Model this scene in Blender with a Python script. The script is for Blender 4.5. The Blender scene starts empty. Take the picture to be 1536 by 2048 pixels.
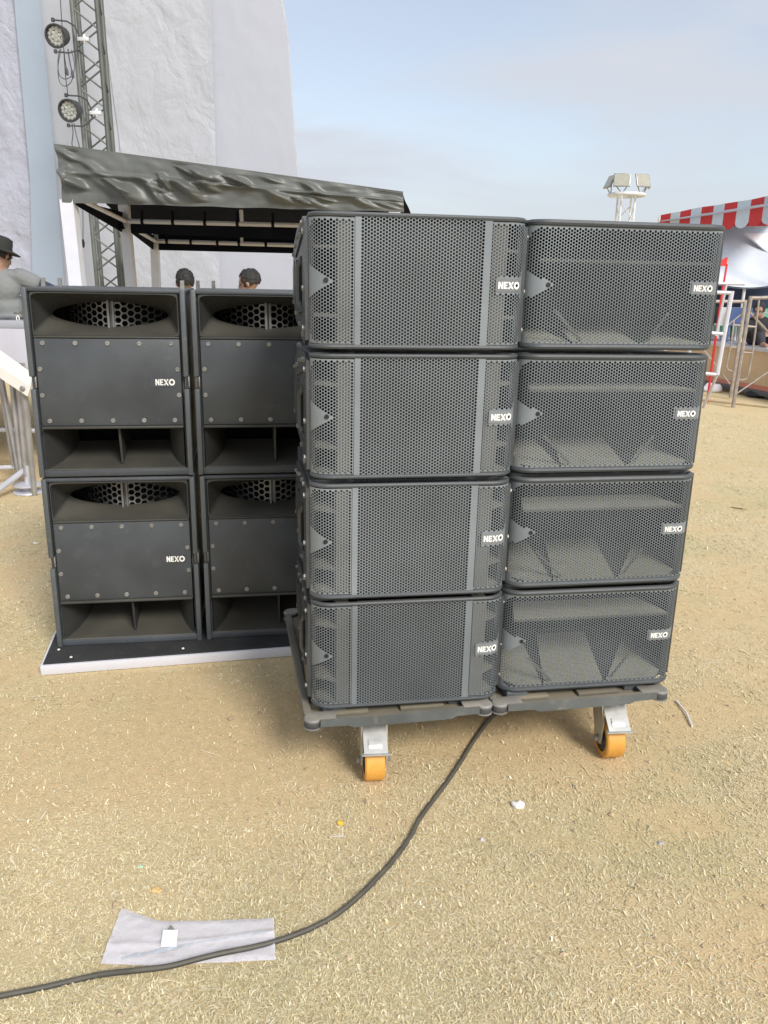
import bpy, bmesh, math, random
import numpy as np
from mathutils import Vector, Matrix, noise as mnoise
R = math.radians
random.seed(7)
rng = np.random.default_rng(11)
sc = bpy.context.scene
C = sc.collection

# ------------------------------------------------------------------ camera
CAM = Vector((0, 0, 1.54)); FPX, PITCH, ROLL = 1600.7, .2823, .0203
fw = Vector((0, math.cos(PITCH), -math.sin(PITCH)))
r0 = Vector((1, 0, 0)); u0 = r0.cross(fw)
rt = math.cos(ROLL)*r0 + math.sin(ROLL)*u0
up = -math.sin(ROLL)*r0 + math.cos(ROLL)*u0
cd = bpy.data.cameras.new('camera'); cam = bpy.data.objects.new('camera', cd); C.objects.link(cam)
cam.matrix_world = Matrix(((rt.x, up.x, -fw.x, CAM.x), (rt.y, up.y, -fw.y, CAM.y), (rt.z, up.z, -fw.z, CAM.z), (0, 0, 0, 1)))
cd.sensor_fit = 'VERTICAL'; cd.sensor_height = 36; cd.lens = FPX/2048*36
cd.clip_start = .05; cd.clip_end = 1000
sc.camera = cam

# ------------------------------------------------------------------ sky, sun, exposure
SUN_DIR = Vector((.50, -.87, 0)).normalized()
SUN_EL = R(38)
world = bpy.data.worlds.new('World'); sc.world = world; world.use_nodes = True
wt = world.node_tree; wn = wt.nodes; wl = wt.links
bg = wn['Background']; bg.inputs[1].default_value = .108
sky = wn.new('ShaderNodeTexSky'); sky.sky_type = 'NISHITA'; sky.sun_disc = False
sky.sun_elevation = SUN_EL; sky.sun_rotation = math.atan2(SUN_DIR.x, SUN_DIR.y)
sky.air_density = 1.0; sky.dust_density = 2.0; sky.ozone_density = 1.2
tc = wn.new('ShaderNodeTexCoord')
mp = wn.new('ShaderNodeMapping'); mp.inputs['Scale'].default_value = (1.5, 1.5, 7.5); mp.inputs['Location'].default_value = (.3, 4.1, .15)
mp.inputs['Rotation'].default_value = (0, R(5), 0)
n1 = wn.new('ShaderNodeTexNoise'); n1.inputs['Scale'].default_value = 1.7; n1.inputs['Detail'].default_value = 6; n1.inputs['Roughness'].default_value = .5; n1.inputs['Distortion'].default_value = .5
cr = wn.new('ShaderNodeValToRGB'); cr.color_ramp.elements[0].position = .38; cr.color_ramp.elements[1].position = .66
cr.color_ramp.elements[0].color = (.30, .30, .30, 1); cr.color_ramp.elements[1].color = (1, 1, 1, 1)
mx = wn.new('ShaderNodeMix'); mx.data_type = 'RGBA'; mx.inputs['B'].default_value = (3.6, 3.8, 4.2, 1)
wl.new(tc.outputs['Generated'], mp.inputs[0]); wl.new(mp.outputs[0], n1.inputs['Vector']); wl.new(n1.outputs['Fac'], cr.inputs[0])
spz = wn.new('ShaderNodeSeparateXYZ'); wl.new(tc.outputs['Generated'], spz.inputs[0])
hz = wn.new('ShaderNodeMapRange'); hz.interpolation_type = 'SMOOTHSTEP'; hz.inputs['From Min'].default_value = .0; hz.inputs['From Max'].default_value = .20; hz.inputs['To Min'].default_value = .92; hz.inputs['To Max'].default_value = 0
wl.new(spz.outputs['Z'], hz.inputs['Value'])
mxf = wn.new('ShaderNodeMath'); mxf.operation = 'MAXIMUM'; wl.new(cr.outputs[0], mxf.inputs[0]); wl.new(hz.outputs[0], mxf.inputs[1])
wl.new(mxf.outputs[0], mx.inputs['Factor']); hsv = wn.new('ShaderNodeHueSaturation'); hsv.inputs['Saturation'].default_value = .72; wl.new(sky.outputs[0], hsv.inputs['Color']); wl.new(hsv.outputs[0], mx.inputs['A']); wl.new(mx.outputs['Result'], bg.inputs[0])
sd = bpy.data.lights.new('sun', 'SUN'); sun = bpy.data.objects.new('sun', sd); C.objects.link(sun)
sd.energy = 1.9; sd.angle = R(18); sd.color = (1, .97, .925)
sv = SUN_DIR*math.cos(SUN_EL) + Vector((0, 0, math.sin(SUN_EL)))
sun.rotation_euler = (-sv).to_track_quat('-Z', 'Y').to_euler(); sun.location = sv*30
sc.view_settings.view_transform = 'Standard'; sc.view_settings.look = 'None'
sc.view_settings.exposure = .80; sc.view_settings.gamma = 1; sc.view_settings.use_curve_mapping = False

# ------------------------------------------------------------------ helpers
def ray(px, py): return fw + rt*((px-768)/FPX) - up*((py-1024)/FPX)
def at(px, py, Y):
    d = ray(px, py); return CAM + d*(Y/d.y)
def gnd(px, py, z=0):
    d = ray(px, py); return CAM + d*((z-CAM.z)/d.z)

class MB:
    def __init__(s): s.v = []; s.f = []
    def add(s, vs, fs, M=None):
        o = len(s.v)
        if M is not None: vs = [M @ Vector(p) for p in vs]
        s.v += [tuple(p) for p in vs]; s.f += [tuple(i+o for i in f) for f in fs]; return s
    def box(s, a, b, bev=0, M=None):
        (x0, y0, z0), (x1, y1, z1) = a, b
        if bev <= 0:
            vs = [(x0,y0,z0),(x1,y0,z0),(x1,y1,z0),(x0,y1,z0),(x0,y0,z1),(x1,y0,z1),(x1,y1,z1),(x0,y1,z1)]
            return s.add(vs, [(0,3,2,1),(4,5,6,7),(0,1,5,4),(1,2,6,5),(2,3,7,6),(3,0,4,7)], M)
        bm = bmesh.new(); bmesh.ops.create_cube(bm, size=1)
        for v in bm.verts: v.co = Vector(((x0+x1)/2+v.co.x*(x1-x0), (y0+y1)/2+v.co.y*(y1-y0), (z0+z1)/2+v.co.z*(z1-z0)))
        bmesh.ops.bevel(bm, geom=bm.edges[:], offset=bev, segments=2, affect='EDGES', profile=.5)
        bm.verts.index_update()
        s.add([v.co.copy() for v in bm.verts], [[v.index for v in f.verts] for f in bm.faces], M); bm.free(); return s
    def path(s, pts, r, n=8, closed=False, cap=True):
        pts = [Vector(p) for p in pts]; m = len(pts); rr = r if isinstance(r, (list, tuple)) else [r]*m
        ref = None; vs = []
        for i, p in enumerate(pts):
            if closed: t = pts[(i+1) % m]-pts[i-1]
            else: t = pts[min(i+1, m-1)]-pts[max(i-1, 0)]
            t.normalize()
            if ref is None: ref = t.orthogonal().normalized()
            ref = (ref - t*ref.dot(t)).normalized(); b = t.cross(ref)
            for k in range(n):
                a = 2*math.pi*k/n; vs.append(p + (ref*math.cos(a)+b*math.sin(a))*rr[i])
        fs = []
        for i in range(m if closed else m-1):
            j = (i+1) % m
            for k in range(n):
                l = (k+1) % n; fs.append((i*n+k, i*n+l, j*n+l, j*n+k))
        if not closed and cap: fs += [tuple(range(n-1, -1, -1)), tuple((m-1)*n+k for k in range(n))]
        return s.add(vs, fs)
    def tube(s, a, b, r, n=10, r1=None): return s.path([a, b], [r, r if r1 is None else r1], n)
    def prism(s, poly, t0, t1, ax='y', M=None):
        # poly of (a,b): ax 'y' -> (x,z), 'x' -> (y,z), 'z' -> (x,y)
        f = {'y': lambda a, b, t: (a, t, b), 'x': lambda a, b, t: (t, a, b), 'z': lambda a, b, t: (a, b, t)}[ax]
        n = len(poly); vs = [f(a, b, t0) for a, b in poly]+[f(a, b, t1) for a, b in poly]
        fs = [tuple(range(n)), tuple(range(2*n-1, n-1, -1))]+[(i, n+i, n+(i+1) % n, (i+1) % n) for i in range(n)]
        return s.add(vs, fs, M)
    def ell(s, c, r, nu=16, nv=10, M=None):
        vs = [(c[0], c[1], c[2]-r[2])]; fs = []
        for j in range(1, nv):
            t = math.pi*j/nv
            for i in range(nu):
                a = 2*math.pi*i/nu
                vs.append((c[0]+r[0]*math.sin(t)*math.cos(a), c[1]+r[1]*math.sin(t)*math.sin(a), c[2]-r[2]*math.cos(t)))
        vs.append((c[0], c[1], c[2]+r[2])); L = len(vs)-1
        for i in range(nu):
            k = (i+1) % nu
            fs.append((0, 1+k, 1+i)); fs.append((L, L-nu+i, L-nu+k))
            for j in range(nv-2): fs.append((1+j*nu+i, 1+j*nu+k, 1+(j+1)*nu+k, 1+(j+1)*nu+i))
        return s.add(vs, fs, M)
    def lathe(s, prof, n=24, M=None, cap=True):
        vs = [(r*math.cos(2*math.pi*k/n), r*math.sin(2*math.pi*k/n), z) for r, z in prof for k in range(n)]
        fs = [(i*n+k, i*n+(k+1) % n, (i+1)*n+(k+1) % n, (i+1)*n+k) for i in range(len(prof)-1) for k in range(n)]
        if cap: fs += [tuple(range(n-1, -1, -1)), tuple((len(prof)-1)*n+k for k in range(n))]
        return s.add(vs, fs, M)
    def loft(s, rings, closed=True):
        n = len(rings[0]); vs = [p for r in rings for p in r]; fs = []
        for i in range(len(rings)-1):
            for k in range(n if closed else n-1):
                l = (k+1) % n; fs.append((i*n+k, i*n+l, (i+1)*n+l, (i+1)*n+k))
        return s.add(vs, fs)
    def grid(s, fn, nu, nv):
        vs = [fn(i/nu, j/nv) for j in range(nv+1) for i in range(nu+1)]
        fs = [(j*(nu+1)+i, j*(nu+1)+i+1, (j+1)*(nu+1)+i+1, (j+1)*(nu+1)+i) for j in range(nv) for i in range(nu)]
        return s.add(vs, fs)
    def mesh(s, name, m, ang=35, off=None):
        me = bpy.data.meshes.new(name)
        vs = s.v if off is None else [(x+off[0], y+off[1], z+off[2]) for x, y, z in s.v]
        me.from_pydata(vs, [], s.f); me.materials.append(m)
        bm = bmesh.new(); bm.from_mesh(me); bmesh.ops.recalc_face_normals(bm, faces=bm.faces[:]); bm.to_mesh(me); bm.free()
        if ang:
            me.polygons.foreach_set('use_smooth', [True]*len(me.polygons)); me.set_sharp_from_angle(angle=R(ang))
        return me
    def build(s, name, m, parent=None, ang=35, off=None, loc=None, rot=None):
        return put(name, s.mesh(name, m, ang, off), parent, loc, rot)

def put(name, me, parent=None, loc=None, rot=None):
    o = bpy.data.objects.new(name, me); C.objects.link(o)
    if parent is not None: o.parent = parent
    if loc is not None: o.location = loc
    if rot is not None: o.rotation_euler = rot
    return o
def tag(o, label, cat, group=None):
    o['label'] = label; o['category'] = cat
    if group: o['group'] = group
    return o
def thing(name, label, cat, loc=(0, 0, 0), rz=0, group=None):
    o = bpy.data.objects.new(name, None); C.objects.link(o); o.empty_display_size = .1
    o.location = loc; o.rotation_euler = (0, 0, rz); return tag(o, label, cat, group)
def dup(o, parent=None):
    c = o.copy(); C.objects.link(c)
    if parent is not None: c.parent = parent
    for ch in list(o.children): dup(ch, c)
    return c
def local(o):
    return Matrix.LocRotScale(o.location, o.rotation_euler, o.scale)

# ------------------------------------------------------------------ materials
def mat(name, col, rough=.6, metal=0, var=.15, scale=9., bump=0, bscale=200., dust=0, dcol=(.20, .165, .10), spec=.5, detail=4, coat=0, trans=0, wear=0, wcol=(.3, .3, .29), ao=False):
    m = bpy.data.materials.new(name); m.use_nodes = True; t = m.node_tree; N = t.nodes; L = t.links
    b = N['Principled BSDF']; b.inputs['Roughness'].default_value = rough; b.inputs['Metallic'].default_value = metal
    b.inputs['Specular IOR Level'].default_value = spec
    if coat: b.inputs['Coat Weight'].default_value = coat; b.inputs['Coat Roughness'].default_value = .15
    if trans: b.inputs['Transmission Weight'].default_value = trans
    tx = N.new('ShaderNodeTexCoord'); oi = N.new('ShaderNodeObjectInfo')
    vm = N.new('ShaderNodeVectorMath'); vm.operation = 'MULTIPLY_ADD'
    cb = N.new('ShaderNodeCombineXYZ')
    for k in range(3): L.new(oi.outputs['Random'], cb.inputs[k])
    vm.inputs[1].default_value = (13.1, 7.7, 9.3)
    L.new(cb.outputs[0], vm.inputs[0]); L.new(tx.outputs['Object'], vm.inputs[2])
    n = N.new('ShaderNodeTexNoise'); n.inputs['Scale'].default_value = scale; n.inputs['Detail'].default_value = detail
    L.new(vm.outputs[0], n.inputs['Vector'])
    mixc = N.new('ShaderNodeMix'); mixc.data_type = 'RGBA'
    mixc.inputs['A'].default_value = (*[c*(1-var*1.6) for c in col], 1); mixc.inputs['B'].default_value = (*[min(1, c*(1+var*1.6)) for c in col], 1)
    L.new(n.outputs['Fac'], mixc.inputs['Factor']); out = mixc.outputs['Result']
    if dust:
        g = N.new('ShaderNodeNewGeometry'); sp = N.new('ShaderNodeSeparateXYZ'); L.new(g.outputs['Normal'], sp.inputs[0])
        mr = N.new('ShaderNodeMapRange'); mr.inputs['From Min'].default_value = .15; mr.inputs['From Max'].default_value = .9; mr.inputs['To Min'].default_value = .10
        L.new(sp.outputs['Z'], mr.inputs['Value'])
        n2 = N.new('ShaderNodeTexNoise'); n2.inputs['Scale'].default_value = scale*.7; n2.inputs['Detail'].default_value = 6
        L.new(vm.outputs[0], n2.inputs['Vector'])
        ml = N.new('ShaderNodeMath'); ml.operation = 'MULTIPLY'; L.new(mr.outputs[0], ml.inputs[0]); L.new(n2.outputs['Fac'], ml.inputs[1])
        ml2 = N.new('ShaderNodeMath'); ml2.operation = 'MULTIPLY'; ml2.use_clamp = True; ml2.inputs[1].default_value = dust*1.8; L.new(ml.outputs[0], ml2.inputs[0])
        md = N.new('ShaderNodeMix'); md.data_type = 'RGBA'; md.inputs['B'].default_value = (*dcol, 1)
        L.new(out, md.inputs['A']); L.new(ml2.outputs[0], md.inputs['Factor']); out = md.outputs['Result']
    if wear:
        n4 = N.new('ShaderNodeTexNoise'); n4.inputs['Scale'].default_value = scale*2.3; n4.inputs['Detail'].default_value = 8; n4.inputs['Roughness'].default_value = .75
        L.new(vm.outputs[0], n4.inputs['Vector'])
        rp = N.new('ShaderNodeValToRGB'); rp.color_ramp.elements[0].position = .56; rp.color_ramp.elements[1].position = .74
        L.new(n4.outputs['Fac'], rp.inputs[0])
        mw = N.new('ShaderNodeMath'); mw.operation = 'MULTIPLY'; mw.inputs[1].default_value = wear; L.new(rp.outputs[0], mw.inputs[0])
        mm = N.new('ShaderNodeMix'); mm.data_type = 'RGBA'; mm.inputs['B'].default_value = (*wcol, 1)
        L.new(out, mm.inputs['A']); L.new(mw.outputs[0], mm.inputs['Factor']); out = mm.outputs['Result']
    hv = N.new('ShaderNodeMapRange'); hv.inputs['To Min'].default_value = .88; hv.inputs['To Max'].default_value = 1.12; L.new(oi.outputs['Random'], hv.inputs['Value'])
    hs = N.new('ShaderNodeHueSaturation'); L.new(hv.outputs[0], hs.inputs['Value']); L.new(out, hs.inputs['Color']); out = hs.outputs['Color']
    L.new(out, b.inputs['Base Color'])
    rr = N.new('ShaderNodeMapRange'); rr.inputs['To Min'].default_value = max(0, rough-.1); rr.inputs['To Max'].default_value = min(1, rough+.1)
    L.new(n.outputs['Fac'], rr.inputs['Value']); L.new(rr.outputs[0], b.inputs['Roughness'])
    if bump:
        n3 = N.new('ShaderNodeTexNoise'); n3.inputs['Scale'].default_value = bscale; n3.inputs['Detail'].default_value = 3
        L.new(vm.outputs[0], n3.inputs['Vector'])
        bp = N.new('ShaderNodeBump'); bp.inputs['Strength'].default_value = bump; bp.inputs['Distance'].default_value = .01
        L.new(n3.outputs['Fac'], bp.inputs['Height']); L.new(bp.outputs[0], b.inputs['Normal'])
    return m

M_CAB = mat('speaker_paint', (.055, .064, .074), .48, bump=.15, bscale=420, dust=.25, dcol=(.17, .155, .115), var=.2, wear=.4, wcol=(.13, .135, .14))
M_PANEL = mat('speaker_panel_paint', (.050, .058, .066), .45, bump=.1, bscale=300, dust=.2, var=.38, scale=5, wear=.45, wcol=(.105, .108, .11))
M_RAIL = mat('speaker_rail_paint', (.072, .082, .088), .48, bump=.12, bscale=300, dust=.3, dcol=(.2, .185, .14), var=.2, wear=.5, wcol=(.16, .16, .155))
M_HORN = mat('horn_plastic', (.034, .035, .032), .6, dust=.75, dcol=(.090, .083, .064), var=.2, scale=7, bump=.05)
M_DARK = mat('cavity_shade_black', (.008, .008, .008), .9, var=.1)  # near-black so that cabinet depths stay dark; shade put into the colour
M_GRATE = mat('grate_metal', (.26, .26, .25), .5, metal=.3, var=.2, dust=.3)
M_GRILLE = mat('grille_steel', (.188, .213, .232), .42, metal=.15, var=.2, scale=5, dust=.15, dcol=(.26, .25, .20))
M_GRILLE2 = mat('grille_steel_dark', (.188, .213, .232), .42, metal=.15, var=.2, scale=5, dust=.15, dcol=(.26, .25, .20))
M_BACKING = mat('acoustic_foam', (.040, .041, .040), .9, var=.2, dust=.2, bump=.3, bscale=500)
M_BAFFLE = mat('baffle_board', (.075, .078, .073), .7, var=.2, dust=1.3, dcol=(.50, .48, .38))  # dust, paled on upward faces to imitate light through the mesh
M_LIGHTBAFFLE = mat('waveguide_edge', (.17, .17, .155), .6, var=.2, dust=.8, dcol=(.40, .37, .28))
M_STEELPLATE = mat('rigging_steel', (.075, .082, .090), .42, metal=.5, var=.25, wear=.4, wcol=(.25, .26, .27), dust=.3)
M_BOLT = mat('bolt_zinc', (.30, .295, .28), .5, metal=.6, var=.25, scale=60)
M_LETTER = mat('badge_silver', (.82, .81, .77), .4, var=.05)
M_BADGE = mat('badge_plate', (.175, .19, .20), .5, var=.1)
M_SCREW = mat('screw_black', (.01, .01, .01), .6)
M_CART = mat('cart_steel', (.10, .115, .122), .5, metal=.2, var=.35, scale=8, wear=.75, wcol=(.27, .255, .22), dust=.5, dcol=(.36, .30, .20), bump=.1)
M_RUBBER = mat('bumper_rubber', (.04, .042, .045), .75, var=.3, scale=25, dust=.4, dcol=(.30, .26, .19))
M_CAP = mat('corner_cap', (.17, .175, .18), .6, var=.2, scale=25, dust=.5, dcol=(.40, .34, .25))
M_CARTDECK = mat('cart_deck_plywood', (.17, .15, .11), .8, var=.3, scale=14, dust=.6, dcol=(.28, .24, .17))
M_ZINC = mat('caster_zinc', (.44, .42, .36), .45, metal=.45, var=.18, scale=20, wear=.3, wcol=(.3, .27, .21))
M_PEDAL = mat('caster_pedal', (.48, .48, .46), .42, metal=.5, var=.12, scale=30)
M_TYRE = mat('caster_polyurethane', (.70, .34, .06), .55, var=.15, scale=22, wear=.6, wcol=(.55, .38, .18))
M_HUB = mat('caster_hub', (.07, .065, .058), .6, var=.3, dust=.5)
M_BOARDTOP = mat('board_felt', (.028, .028, .027), .8, var=.3, wear=.4, wcol=(.10, .09, .07), bump=.2, bscale=150)
M_BOARDEDGE = mat('board_white_edge', (.60, .595, .635), .5, var=.06, wear=.2, wcol=(.5, .46, .40))
M_CABLE = mat('cable_rubber', (.05, .051, .047), .55, var=.2, scale=30, dust=.35, dcol=(.25, .21, .14))
M_TARP = None

# ------------------------------------------------------------------ ground
def vnoise(x, y, seed=0):
    xi = np.floor(x).astype(np.int64); yi = np.floor(y).astype(np.int64); fx = x-xi; fy = y-yi
    def h(a, b):
        n = (a*374761393+b*668265263+seed*982451653) & 0x7fffffff
        n = ((n ^ (n >> 13))*1274126177) & 0x7fffffff
        return ((n ^ (n >> 16)) & 0xffff)/65535.
    sx = fx*fx*(3-2*fx); sy = fy*fy*(3-2*fy)
    return (h(xi, yi)*(1-sx)+h(xi+1, yi)*sx)*(1-sy)+(h(xi, yi+1)*(1-sx)+h(xi+1, yi+1)*sx)*sy
def fbm(x, y, seed=0, o=4):
    s = 0; a = .5; t = 0
    for k in range(o): s = s+a*vnoise(x*2**k, y*2**k, seed+k); t += a; a *= .55
    return s/t
BARE = [(gnd(700, 1480), .55, .30, .55), (gnd(460, 1480), .45, .3, .45), (gnd(905, 1660), .16, .08, .45), (gnd(60, 1130), .8, .7, .5), (gnd(600, 1690), .3, .15, .40),
        (gnd(300, 1560), .55, .25, .25), (gnd(1130, 1470), .3, .22, .35), (gnd(800, 1870), .18, .06, .3), (gnd(10, 960), 1.2, .6, .6)]
def bare(x, y):
    b = np.clip((fbm(x*1.3+5, y*1.3+9, 3)-.48)*2.4, -.3, .6)+np.clip((fbm(x*5.3, y*5.3, 8)-.55)*3.2, 0, .55)+np.clip((fbm(x*17, y*17, 14)-.56)*3.0, 0, .4)+.22*np.exp(-((np.hypot(x, y)-2.9)/1.0)**2)-.30*np.exp(-(np.hypot(x, y)/1.9)**6)
    for c, rx, ry, s in BARE:
        b = b+s*np.exp(-(((x-c.x)/rx)**2+((y-c.y)/ry)**2))
    return np.clip(b*1.0-.04, 0, .80)
def green(x, y): return np.clip((fbm(x*2.1+30, y*2.1+11, 21)-.5)*2.6, 0, 1)
ax = np.unique(np.concatenate([[-400, -200, -90, -40, -20, -12], np.linspace(-8, 8, 181), [12, 20, 40, 90, 200, 400]]))
ay = np.unique(np.concatenate([[-400, -200, -90, -40, -15, -5], np.linspace(0, 14, 161), [18, 25, 40, 90, 200, 400, 700]]))
GX, GY = np.meshgrid(ax, ay); nx, ny = len(ax), len(ay)
gz = np.zeros_like(GX)
gv = np.stack([GX.ravel(), GY.ravel(), gz.ravel()], 1)
I = np.arange(nx*ny).reshape(ny, nx)
gf = np.stack([I[:-1, :-1].ravel(), I[:-1, 1:].ravel(), I[1:, 1:].ravel(), I[1:, :-1].ravel()], 1)
gme = bpy.data.meshes.new('ground'); gme.from_pydata(gv.tolist(), [], gf.tolist())
att = gme.color_attributes.new('cover', 'FLOAT_COLOR', 'POINT')
bb = bare(GX.ravel(), GY.ravel()); gg = green(GX.ravel(), GY.ravel())
att.data.foreach_set('color', np.stack([bb, gg, 0*bb, 1+0*bb], 1).astype(np.float32).ravel())
ground = put('ground', gme); ground['kind'] = 'structure'
gm = bpy.data.materials.new('dry_turf'); gm.use_nodes = True; t = gm.node_tree; N = t.nodes; L = t.links; b = N['Principled BSDF']
b.inputs['Roughness'].default_value = .95; b.inputs['Specular IOR Level'].default_value = .1
tx = N.new('ShaderNodeTexCoord'); at_ = N.new('ShaderNodeAttribute'); at_.attribute_name = 'cover'; sp = N.new('ShaderNodeSeparateColor')
L.new(at_.outputs['Color'], sp.inputs[0])
def nz(scale, det=5, rough=.6):
    n = N.new('ShaderNodeTexNoise'); n.inputs['Scale'].default_value = scale; n.inputs['Detail'].default_value = det; n.inputs['Roughness'].default_value = rough
    L.new(tx.outputs['Object'], n.inputs['Vector']); return n
def mixn(a, bcol, fac):
    m = N.new('ShaderNodeMix'); m.data_type = 'RGBA'
    for s_, v_ in (('A', a), ('B', bcol)):
        if isinstance(v_, tuple): m.inputs[s_].default_value = (*v_, 1)
        else: L.new(v_, m.inputs[s_])
    L.new(fac, m.inputs['Factor']); return m.outputs['Result']
def ramp(src, p0, p1):
    r_ = N.new('ShaderNodeMapRange'); r_.inputs['From Min'].default_value = p0; r_.inputs['From Max'].default_value = p1; L.new(src, r_.inputs['Value']); return r_.outputs[0]
f1 = nz(140, 6, .7); f2 = nz(30, 8, .7); f3 = nz(420, 3)
straw = mixn((.53, .42, .235), (.77, .64, .40), ramp(f1.outputs['Fac'], .3, .7))
straw = mixn(straw, (.56, .49, .275), sp.outputs[1])
soil = mixn((.52, .37, .19), (.76, .56, .31), ramp(f2.outputs['Fac'], .3, .7))
soil = mixn(soil, (.68, .53, .32), ramp(f3.outputs['Fac'], .45, .75))
ad = N.new('ShaderNodeMath'); ad.operation = 'MULTIPLY_ADD'; ad.inputs[1].default_value = .9; L.new(f2.outputs['Fac'], ad.inputs[0])
ad.inputs[2].default_value = -.45
ad2 = N.new('ShaderNodeMath'); ad2.operation = 'ADD'; ad2.use_clamp = True; L.new(ad.outputs[0], ad2.inputs[0]); L.new(sp.outputs[0], ad2.inputs[1])
L.new(mixn(straw, soil, ad2.outputs[0]), b.inputs['Base Color'])
bp = N.new('ShaderNodeBump'); bp.inputs['Strength'].default_value = .6; bp.inputs['Distance'].default_value = .01
L.new(f1.outputs['Fac'], bp.inputs['Height']); L.new(bp.outputs[0], b.inputs['Normal'])
gme.materials.append(gm)

# dry grass blades, scattered thinner with distance
BAG_PX = [(243, 1822), (322, 1848), (548, 1842), (551, 1926), (340, 1937), (202, 1933)]
BAG = [gnd(x, y) for x, y in BAG_PX]
def in_bag(x, y):
    c = np.zeros(len(x), bool); n = len(BAG)
    for i in range(n):
        a, b2 = BAG[i], BAG[(i+1) % n]
        cond = ((a.y > y) != (b2.y > y)) & (x < (b2.x-a.x)*(y-a.y)/(b2.y-a.y+1e-12)+a.x)
        c ^= cond
    return c
NB = 620000
rad = np.exp(rng.uniform(np.log(1.15), np.log(11.), NB)); ang = rng.uniform(-R(48), R(48), NB)
bx = rad*np.sin(ang); by = rad*np.cos(ang)
keep = (rng.random(NB) > bare(bx, by)*1.0) & ~in_bag(bx, by)
bx, by, rad = bx[keep], by[keep], rad[keep]; NB = len(bx)
ln = rng.gamma(4, .0019, NB)*(1+.10*rad)+.004; wd = rng.uniform(.0004, .00095, NB)*(1+.28*rad)
ln = ln*(.55+.95*fbm(bx*6+1, by*6+4, 55))
lg = rng.random(NB) < .014; ln = np.where(lg, ln*rng.uniform(2.2, 4.5, NB), ln)
hd = rng.uniform(0, 2*np.pi, NB)+1.5*fbm(bx*3, by*3, 40); tilt = np.where(lg, .08, rng.beta(1.3, 3.2, NB)*1.1)
bend = rng.normal(0, .8, NB)*np.where(lg, .3, 1)
wd = wd*rng.gamma(6, 1/6., NB)
hx, hy = np.cos(hd), np.sin(hd); hd2 = hd+bend; gx2, gy2 = np.cos(hd2), np.sin(hd2)
ct, st = np.cos(tilt), np.sin(tilt)
p0 = np.stack([bx, by, np.full(NB, .0015)], 1)
p1 = p0+np.stack([hx*ct, hy*ct, st], 1)*(ln*.5)[:, None]
p2 = p1+np.stack([gx2*ct, gy2*ct, st*.3-.12], 1)*(ln*.5)[:, None]; p2[:, 2] = np.maximum(p2[:, 2], .002)
sd1 = np.stack([-hy, hx, np.zeros(NB)], 1)*wd[:, None]; sd2 = np.stack([-gy2, gx2, np.zeros(NB)], 1)*wd[:, None]
V4 = np.stack([p0-sd1*.7, p0+sd1*.7, p1-sd1, p1+sd1, p2-sd2*.15, p2+sd2*.15], 1).reshape(-1, 3)
base = (np.arange(NB)*6)[:, None]
F4 = np.concatenate([base+np.array([0, 1, 3, 2]), base+np.array([2, 3, 5, 4])], 1).reshape(-1, 4)
me = bpy.data.meshes.new('dry_grass')
me.vertices.add(len(V4)); me.vertices.foreach_set('co', V4.astype(np.float32).ravel())
me.loops.add(F4.size); me.loops.foreach_set('vertex_index', F4.astype(np.int32).ravel())
me.polygons.add(len(F4)); me.polygons.foreach_set('loop_start', np.arange(0, F4.size, 4, dtype=np.int32))
me.update(calc_edges=True)
pal = np.array([(.76, .65, .405), (.70, .58, .345), (.81, .71, .48), (.62, .50, .28), (.65, .57, .32), (.84, .77, .57), (.53, .40, .22), (.55, .51, .29)])
pk = rng.choice(8, NB, p=[.28, .22, .18, .10, .08, .06, .04, .04])
col = pal[pk]*rng.uniform(.85, 1.10, NB)[:, None]*(.86+.28*fbm(bx*1.7+3, by*1.7, 77))[:, None]
gr = green(bx, by)[:, None]; col = col*(1-.25*gr)+np.array([.40, .40, .20])*.25*gr
ca = me.color_attributes.new('blade', 'FLOAT_COLOR', 'POINT')
ca.data.foreach_set('color', np.repeat(np.concatenate([np.clip(col, 0, 1), np.ones((NB, 1))], 1), 6, 0).astype(np.float32).ravel())
bmat = bpy.data.materials.new('dry_blade'); bmat.use_nodes = True; t = bmat.node_tree; b = t.nodes['Principled BSDF']
an = t.nodes.new('ShaderNodeAttribute'); an.attribute_name = 'blade'; t.links.new(an.outputs['Color'], b.inputs['Base Color'])
b.inputs['Roughness'].default_value = .6; b.inputs['Specular IOR Level'].default_value = .3
me.materials.append(bmat); gob = put('dry_grass', me); gob['kind'] = 'stuff'; gob['label'] = 'short pale dry grass trodden flat over orange soil'

NS = 2600
srad = np.exp(rng.uniform(np.log(1.3), np.log(7.), NS)); sang = rng.uniform(-R(45), R(45), NS)
sx_, sy_ = srad*np.sin(sang), srad*np.cos(sang); sr = rng.gamma(3, .0009, NS)*(1+.12*srad)+.0008
oc = np.array([(1, 0, 0), (0, 1, 0), (-1, 0, 0), (0, -1, 0), (0, 0, .7), (0, 0, -.7)])
sv_ = (np.stack([sx_, sy_, sr*.4], 1)[:, None, :]+oc[None]*sr[:, None, None]*rng.uniform(.6, 1.3, (NS, 6, 1))).reshape(-1, 3)
of = np.array([(0, 1, 4), (1, 2, 4), (2, 3, 4), (3, 0, 4), (1, 0, 5), (2, 1, 5), (3, 2, 5), (0, 3, 5)])
sf_ = (np.arange(NS)*6)[:, None, None]+of[None]
sme_ = bpy.data.meshes.new('gravel'); sme_.from_pydata(sv_.tolist(), [], sf_.reshape(-1, 3).tolist()); sme_.materials.append(mat('crumb_soil', (.52, .40, .26), .9, var=.4, scale=30))
gvl = put('gravel', sme_); gvl['kind'] = 'stuff'

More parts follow.
